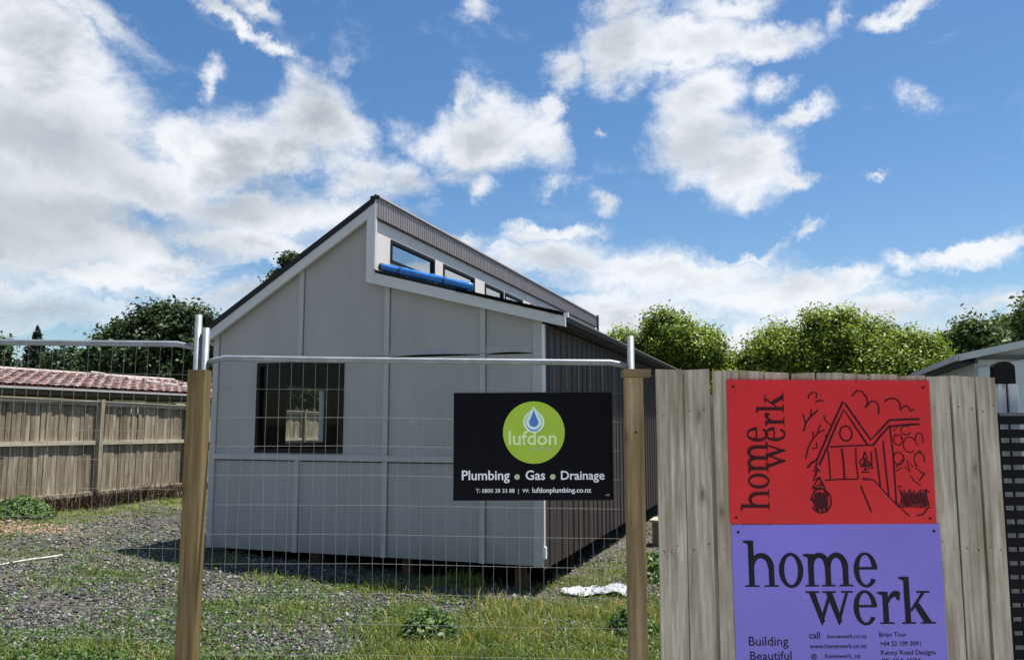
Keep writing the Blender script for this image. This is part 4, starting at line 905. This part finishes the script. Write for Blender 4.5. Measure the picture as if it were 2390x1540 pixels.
def make_garage():
    k = P1  # same bearing as the house
    G = empty('garage', (4.56, 8.0, 0), HROT); tag(G, 'pale blue grey clad garage with a low pitched roof behind the paling fence', 'garage')
    W, L, ze = 5.4, 6.2, 2.36; p = .21
    rz = lambda x: ze+p*(x if x < W/2 else W-x)
    MB().prism([(.03, -.1), (W-.03, -.1), (W-.03, rz(.03)), (W/2, rz(W/2)-.005), (.03, rz(.03))], .03, L).build('wall', M['garage'], G)
    bm_ = MB().box((0, 0, 0), (.132, .022, 2.35)).mesh('weatherboard', M['garage'])
    for i in range(int(W/.14)-1):
        x = .02+i*.14; o = MB().prism([(0, 0), (.134, 0), (.134, rz(x+.134)-.12), (0, rz(x)-.12)], 0, .024).build('weatherboard', M['garage'], G, loc=(x, .004, 0))
    me = MB().box((0, 0, 0), (.024, .15, 2.33)).mesh('weatherboard', M['garage'])
    me2 = MB().box((0, 0, 0), (.010, .045, 2.33)).mesh('batten', M['garage'])
    for i in range(int(L/.2)):
        link('weatherboard', me, G, (.004, .04+i*.2, 0)); link('batten', me2, G, (.016, .04+i*.2+.153, 0))
    e = .16
    for sgn in (0, 1):
        a = [(-e, ze-p*e+.012), (W/2, rz(W/2)+.012), (W/2, rz(W/2)+.05), (-e, ze-p*e+.05)]
        if sgn: a = [(W-x, z) for x, z in a]
        MB().prism(a, -.1, L+.1).build('roof', M['darkgrey'], G)
        b = [(-e, ze-p*e-.012), (W/2, rz(W/2)-.012), (W/2, rz(W/2)+.055), (-e, ze-p*e+.055)]
        if sgn: b = [(W-x, z) for x, z in b]
        MB().prism(b, -.135, -.102).build('barge_board', M['garagebarge'], G)
    MB().box((-e-.03, -.12, ze-p*e-.008), (-e-.004, L+.1, ze-p*e+.045)).build('fascia', M['garagebarge'], G)
    MB().box((-e, -.1, ze-p*e-.03), (.0, L, ze-p*e-.012)).build('soffit', M['frameblack'], G)  # coloured black to stand in for the shadow under the eave
    MB().box((.0, -.03, 2.33), (W, .0, 2.365)).build('head_trim', M['darkgrey'], G)
make_garage()

# ------------------------------------------------------------------ things lying about the yard
def make_sheet():
    t = MB(); nx, ny = 30, 16; vs = []
    for j in range(ny+1):
        for i in range(nx+1):
            u, v = i/nx, j/ny; x = u*.95-.475; y = v*.62-.31+.05*math.sin(u*5)
            z = .012+.022*math.sin(u*9+v*4)*math.sin(v*7-u*3)+.016*math.sin(u*23+v*15)+.03*max(0, u-.55)*math.sin(v*3.1)+.012*math.sin(v*31-u*9)
            vs.append((x*(1-.18*abs(v-.5)), y*(.55+.45*u), max(z, .004)+.01))
    t.add(vs, [(j*(nx+1)+i, j*(nx+1)+i+1, (j+1)*(nx+1)+i+1, (j+1)*(nx+1)+i) for j in range(ny) for i in range(nx)])
    o = t.build('plastic_sheet', M['plastic'], None, True, (1.03, 9.72, -.235), (0, 0, .25)); so_ = o.modifiers.new('thick', 'SOLIDIFY'); so_.thickness = .003
    tag(o, 'crumpled white plastic sheet lying on the grass beside the house corner', 'plastic sheet')
make_sheet()
def make_hose():
    pts = []
    for i in range(26):
        t = i/25; x = -6.6+1.25*t+.1*math.sin(t*5); y = 9.0+.35*t+.75*t*t*t; pts.append((x, y, float(gz(x, y))+.02))
    o = MB().path(pts, .013, 8).build('hose', M['hose'], None, True); tag(o, 'pale hose curving over the gravel at the edge of the yard', 'hose')
make_hose()
def make_step():
    S = empty('timber_step', (2.62, 13.3, 0), HROT); tag(S, 'small pale topped timber step against the dark side of the house', 'step')
    for i in range(4): MB().box((-.42, .0+i*.125, .125), (.55, .118+i*.125, .165)).build('tread_board', M['edging'], S)
    MB().box((-.38, .02, -.3), (.5, .06, .123)).build('riser', M['capwood'], S); MB().box((-.38, .44, -.3), (.5, .48, .123)).build('riser', M['capwood'], S)
    for x in (-.38, .46): MB().box((x, .061, -.3), (x+.04, .439, .12)).build('stringer', M['capwood'], S)
make_step()
def make_rubble():
    n = 420; x = RNG.normal(-7.15, .42, n); y = RNG.normal(12.0, .3, n); m = MB()
    for a, b in zip(x, y):
        s = random.uniform(.015, .05); z = float(gz(a, b)); q = random.uniform(0, 6.28); c, d = math.cos(q)*s, math.sin(q)*s; h = s*random.uniform(.3, .7)
        m.add([(a+c, b+d, z), (a-d, b+c, z), (a-c, b-d, z), (a+d*.8, b-c*.8, z), (a+c*.7, b+d*.7, z+h), (a-d*.8, b+c*.7, z+h*.8), (a-c*.8, b-d*.7, z+h), (a+d*.6, b-c*.6, z+h*.7)], [(0,3,2,1),(4,5,6,7),(0,1,5,4),(1,2,6,5),(2,3,7,6),(3,0,4,7)])
    tag(m.build('brick_rubble', M['brickred']), 'scatter of pinkish broken brick on the ground below the boundary fence', 'rubble', kind='stuff')
make_rubble()
def make_weed(x, y, r, h, n, label, size=.035):
    z = float(gz(x, y)); t = empty('weed_clump', (x, y, z)); tag(t, label, 'weed', 'leafy weed clumps in the yard')
    a = RNG.random(n)*6.28; rr = np.sqrt(RNG.random(n))*r; hh = h*(1-(rr/r)**2)*RNG.uniform(.35, 1.05, n)+.02
    P = np.stack([rr*np.cos(a), rr*np.sin(a), hh], 1); out = P/np.linalg.norm(P, axis=1, keepdims=True)
    leafquads('foliage', P, RNG.uniform(size*.6, size*1.2, n), M['weed'], .5, out, t, kind=None)
    m = MB()
    for i in range(9): q = i*.7; m.path([(0, 0, -.02), (.3*r*math.cos(q), .3*r*math.sin(q), h*.45), (.65*r*math.cos(q), .65*r*math.sin(q), h*.7)], [.006, .005, .003], 5)
    m.build('stems', M['weed'], t)
make_weed(-.73, 7.45, .30, .27, 1100, 'dark green bushy weed growing in the grass below the black sign', .03)
make_weed(-7.75, 13.1, .5, .3, 1500, 'low dark green weed at the foot of the boundary fence', .04)
make_weed(1.78, 10.7, .35, .3, 900, 'leafy green weed seen in the gap between timber post and palings', .04)
make_weed(1.12, 7.9, .26, .26, 900, 'upright green weed just left of the capped timber post', .028)

# ------------------------------------------------------------------ neighbours' houses
def make_red_house():
    k = .38; hn = math.hypot(1, k); ang = math.atan2(1, k)
    A = Vector((-11.62, 17.5)); d = Vector((k, 1))/hn; nrm = Vector((-1, k))/hn      # nrm points away from us
    H = empty('red_roofed_house', (A.x, A.y, 0), ang); tag(H, 'neighbouring house with a lichened red tiled roof behind the boundary fence', 'house')
    # local x runs along the eave, local y away from us
    ze, zr, wid = 2.60, 3.10, 2.5; x0, x1 = -2.6, 8.6; sl = (zr-ze)/wid; Ls = math.hypot(wid, zr-ze); a = math.atan(sl)
    MB().box((x0+.3, .45, -.1), (x1-.3, wid*2-.45, ze)).build('wall', M['oldwall'], H)
    MB().prism([(-.02, ze-.05), (wid, zr-.05), (wid, zr-.02), (-.02, ze-.02)], x0, x1, plane='yz').build('roof', M['rust'], H)
    MB().prism([(wid*2, ze-.05), (wid, zr-.05), (wid, zr), (wid*2, ze)], x0, x1, plane='yz').build('roof', M['rust'], H)
    MB().box((x0, -.13, ze-.09), (x1, -.03, ze-.045)).build('gutter', M['garagebarge'], H)
    MB().box((x0, -.02, ze-.2), (x1, .02, ze-.06)).build('fascia', M['oldwall'], H)
    MB().box((x0, .02, ze-.2), (x1, .45, ze-.18)).build('soffit', M['oldwall'], H)
    for x in (-.6, 1.6, 4.2, 6.4):
        w = MB().box((x, .42, 1.5), (x+1.1, .448, 2.35)).build('window', M['white'], H); MB().box((x+.05, .412, 1.55), (x+1.05, .419, 2.3)).build('pane', M['mirrorpane'], w)
    tw, tl = .31, .345; cols = int((x1-x0)/tw); rows = 8
    vs = []; n = 8; prof = [(i/n*tw, .028*abs(math.sin(PI*i/n))**.8) for i in range(n+1)]
    vs = [(x, 0, z+.03) for x, z in prof]+[(x, tl, z) for x, z in prof]+[(x, 0, z+.004) for x, z in prof]
    fs = [(i, i+1, n+2+i, n+1+i) for i in range(n)]+[(i+1, i, 2*n+2+i, 2*n+3+i) for i in range(n)]
    me = MB().add(vs, fs).mesh('tile', M['tile'])
    for r in range(rows):
        for c in range(cols):
            link('tile', me, H, (x0+c*tw+random.uniform(-.006, .006), r*(Ls-.02)/rows*math.cos(a)-.03, ze+r*(Ls-.02)/rows*math.sin(a)+random.uniform(0, .008)), (a-.03, 0, 0))
    rm = MB(); rm.path([(0, 0, 0), (.36, 0, 0)], .085, 10)
    me = rm.mesh('ridge_tile', M['tilepale'])
    for i in range(int((x1-x0)/.37)): link('ridge_tile', me, H, (x0+i*.37, wid, zr-.01))
    # pale hip caps crossing the slope
    for i in range(7):
        t = i/7; link('hip_tile', me, H, (5.2+2.3*t, wid*(1-t)-.1, zr-(zr-ze)*t+.03), (0, .12, -.78+.03*(i % 2)))
make_red_house()
def make_far_house():
    H = empty('far_house', (-15.3, 38, 0), .3); tag(H, 'distant pale two storey house partly hidden by the big dark tree', 'house')
    MB().box((-1.2, 0, 0), (1.1, 3.5, 4.35)).build('lower_wall', M['darkgrey'], H)
    MB().box((-1.25, -.05, 4.352), (1.15, 3.5, 5.1)).build('upper_wall', M['cream'], H)
    MB().prism([(-1.5, 5.1), (1.4, 5.1), (1.3, 5.25), (-1.4, 5.25)], -.4, 3.8).build('roof', M['rust'], H)
    for x in (-.9, -.1, .6):
        w = MB().box((x, -.09, 4.5), (x+.36, -.052, 4.95)).build('window', M['rust'], H); MB().box((x+.04, -.1, 4.54), (x+.32, -.092, 4.91)).build('pane', M['mirrorpane'], w)
make_far_house()

# ------------------------------------------------------------------ trees
def crown(T, lobes, base, clusters, per, leaf, mat, spread=.21, name='crown', bark=True, trunk_r=.16, fill=.35):
    lob = np.array(lobes, float); w = lob[:, 3]*lob[:, 3]; w /= w.sum()
    idx = RNG.choice(len(lob), clusters, p=w); d = RNG.normal(size=(clusters, 3)); d[:, 2] += .35; d /= np.linalg.norm(d, axis=1, keepdims=True)
    rad = lob[idx]; k = RNG.uniform(.55, 1.02, clusters)[:, None]
    Cc = rad[:, :3]+d*k*np.stack([rad[:, 3], rad[:, 3], rad[:, 4]], 1)
    size = np.clip(rad[:, 3], .4, 1.3)*spread
    P = np.repeat(Cc, per, 0)+RNG.normal(size=(clusters*per, 3))*np.repeat(size, per)[:, None]*np.array([1, 1, .7])
    out = np.repeat(d, per, 0); L = RNG.uniform(leaf*.6, leaf*1.3, len(P))
    # inner leaves make the crown dense
    n2 = int(len(P)*fill); i2 = RNG.choice(len(lob), n2, p=w); e = RNG.normal(size=(n2, 3)); e /= np.linalg.norm(e, axis=1, keepdims=True); e *= RNG.random((n2, 1))**.4*.82
    P = np.concatenate([P, lob[i2, :3]+e*np.stack([lob[i2, 3], lob[i2, 3], lob[i2, 4]], 1)]); out = np.concatenate([out, e]); L = np.concatenate([L, RNG.uniform(leaf*1.2, leaf*2.2, n2)])
    loc = np.array(T.location)
    leafquads(name, P-loc, L, mat, .35, out, T, kind=None)
    if bark:
        m = MB(); top = lob[:, :3].mean(0)-loc
        m.path([(0, 0, -.3), (.05, 0, top[2]*.3), (top[0]*.5, top[1]*.5, top[2]*.6), tuple(top)], [trunk_r, trunk_r*.85, trunk_r*.65, trunk_r*.3], 9)
        tr = m.build('trunk', M['bark'], T, True)
        for i in range(len(lob)):
            e = lob[i, :3]-loc; b = np.array([top[0]*.45, top[1]*.45, top[2]*.55]); q = (b+e)/2+np.array([0, 0, .1])
            MB().path([tuple(b), tuple(q), tuple(e)], [trunk_r*.5, trunk_r*.3, trunk_r*.08], 6).build('limb', M['bark'], T, True)
def tree(name, base, lobes, clusters, per, leaf, mat, label, cat, group=None, **k):
    T = empty(name, base); tag(T, label, cat, group); crown(T, lobes, base, clusters, per, leaf, M[mat], **k)
tree('shrub_tree', (4.6, 24, -.25), [(4.57,23.77,4.2,.78,.8),(5.38,24,3.71,.99,.89),(4.11,24.27,3.46,.88,.8),(5.94,23.81,3.21,.63,.57),(3.15,24,3.85,.72,.6),(4.98,24.38,2.83,1.26,1.01),(2.72,23.81,3.33,.63,.57),(6.35,23.9,2.75,.7,.6)], 300, 210, .05, 'leafyellow', 'bright yellow green bushy tree at the end of the dark house wall', 'tree', 'bright green bushes behind the palings')
tree('shrub_tree', (8.9, 22, -.25), [(8.56,21.75,4.0,.83,.79),(7.37,22,3.55,.93,.83),(9.71,22.28,3.78,.93,.83),(10.62,21.74,3.43,.87,.78),(6.55,22,3.2,.64,.57),(8.16,22.42,2.85,1.39,1.11),(10.01,21.62,2.85,1.27,1.02),(11.25,22,3.31,.52,.42),(6.0,22,2.75,.6,.5)], 400, 210, .046, 'leafyellow', 'broad yellow green bushy tree rising above the red sign', 'tree', 'bright green bushes behind the palings')
tree('leafy_tree', (19.8, 34, -.25), [(19.15,33.68,5.09,1.07,1.07),(20.59,34,5.09,1.25,1.13),(18.05,34.24,4.73,.81,.72),(21.68,33.68,5.27,1.07,1.07),(19.8,34,4.01,1.79,1.43),(22.6,34,4.6,1.4,1.3)], 320, 60, .11, 'leafmid', 'mid green tree standing behind the pale garage roof', 'tree', 'background trees', spread=.24)
tree('leafy_tree', (11.0, 16, -.25), [(10.3,15.87,3.6,.42,.42),(10.7,16,3.85,.51,.5),(10.72,16.18,3.2,.59,.55),(11.3,16,3.6,.8,.75)], 150, 55, .06, 'leafmid', 'dark leafy branches of a tree at the right edge above the garage', 'tree', 'background trees', spread=.3)
tree('leafy_tree', (-13.8, 32, .28), [(-13.65,31.62,5.4,1.15,1.05),(-15.15,32,4.75,1.15,.9),(-12.81,32.33,5.5,1.0,.98),(-14.27,31.49,4.1,1.6,1.25),(-12.42,32,4.38,1.1,1.1),(-16.12,32.25,4.1,.8,.55),(-15.82,31.8,4.7,.6,.5)], 420, 60, .1, 'leafdark', 'large dark round headed tree behind the red tiled roof', 'tree', 'background trees', spread=.24)
tree('leafy_tree', (-21.3, 40, .28), [(-21.74,39.75,4.7,.8,.65),(-20.77,40,4.5,.74,.52),(-22.46,40.19,4.5,.63,.51),(-21.28,39.68,4.0,1.05,.74),(-19.6,40,4.2,.9,.6)], 220, 45, .11, 'leafdark', 'low dark trees between the conifer and the large round tree', 'tree', 'background trees', spread=.3)
tree('leafy_tree', (-23.2, 36, .28), [(-22.85,35.74,4.55,.85,.85),(-23.63,36,4.3,1.14,1.14)], 90, 50, .1, 'leafdark', 'dark tree cut off by the left edge beside the conifer', 'tree', 'background trees', spread=.26)
tree('leafy_tree', (-11.2, 42, .28), [(-11.25,41.72,9.7,.85,.8),(-11.95,42,8.95,.85,.8),(-10.64,42.4,9.0,1.3,1.15),(-11.27,41.54,7.6,1.55,1.55)], 260, 50, .11, 'leafdark', 'tall dark tree whose tip shows above the sloping house roof', 'tree', 'background trees', spread=.24, trunk_r=.25)
tree('leafy_tree', (-7.3, 27.5, .05), [(-7.3,27.5,2.7,1.0,.9),(-6.3,27.7,2.6,.9,.8),(-8.2,27.4,2.5,.9,.8),(-7.0,27.6,1.6,1.5,.9)], 160, 70, .07, 'leafdark', 'dark bush beyond the boundary fence seen through the front window', 'bush', 'background trees')
def make_conifer():
    T = empty('conifer', (-26.4, 45, .28)); tag(T, 'dark pointed conifer above the left end of the red roof', 'conifer', 'background trees')
    H = 6.75; P = []; S = []
    for i in range(46):
        t = i/45; z = .8+t*(H-.85); r = (1-t)*3.3*(.8+.3*math.sin(i*2.4))+.05
        k = int(50+620*(1-t)); a = RNG.random(k)*6.28; rr = r*RNG.random(k)**.5
        P.append(np.stack([rr*np.cos(a), rr*np.sin(a), z-.25*rr+RNG.normal(0, .08, k)], 1)); S.append(RNG.uniform(.07, .16, k))
    P = np.concatenate(P); out = P*np.array([1, 1, 0]); out /= np.linalg.norm(out, axis=1, keepdims=True)+1e-6
    leafquads('crown', P, np.concatenate(S), M['leafconifer'], .1, out, T, kind=None, aspect=.35)
    MB().path([(0, 0, -.3), (0, 0, H*.5), (0, 0, H)], [.16, .1, .02], 8).build('trunk', M['bark'], T, True)
make_conifer()
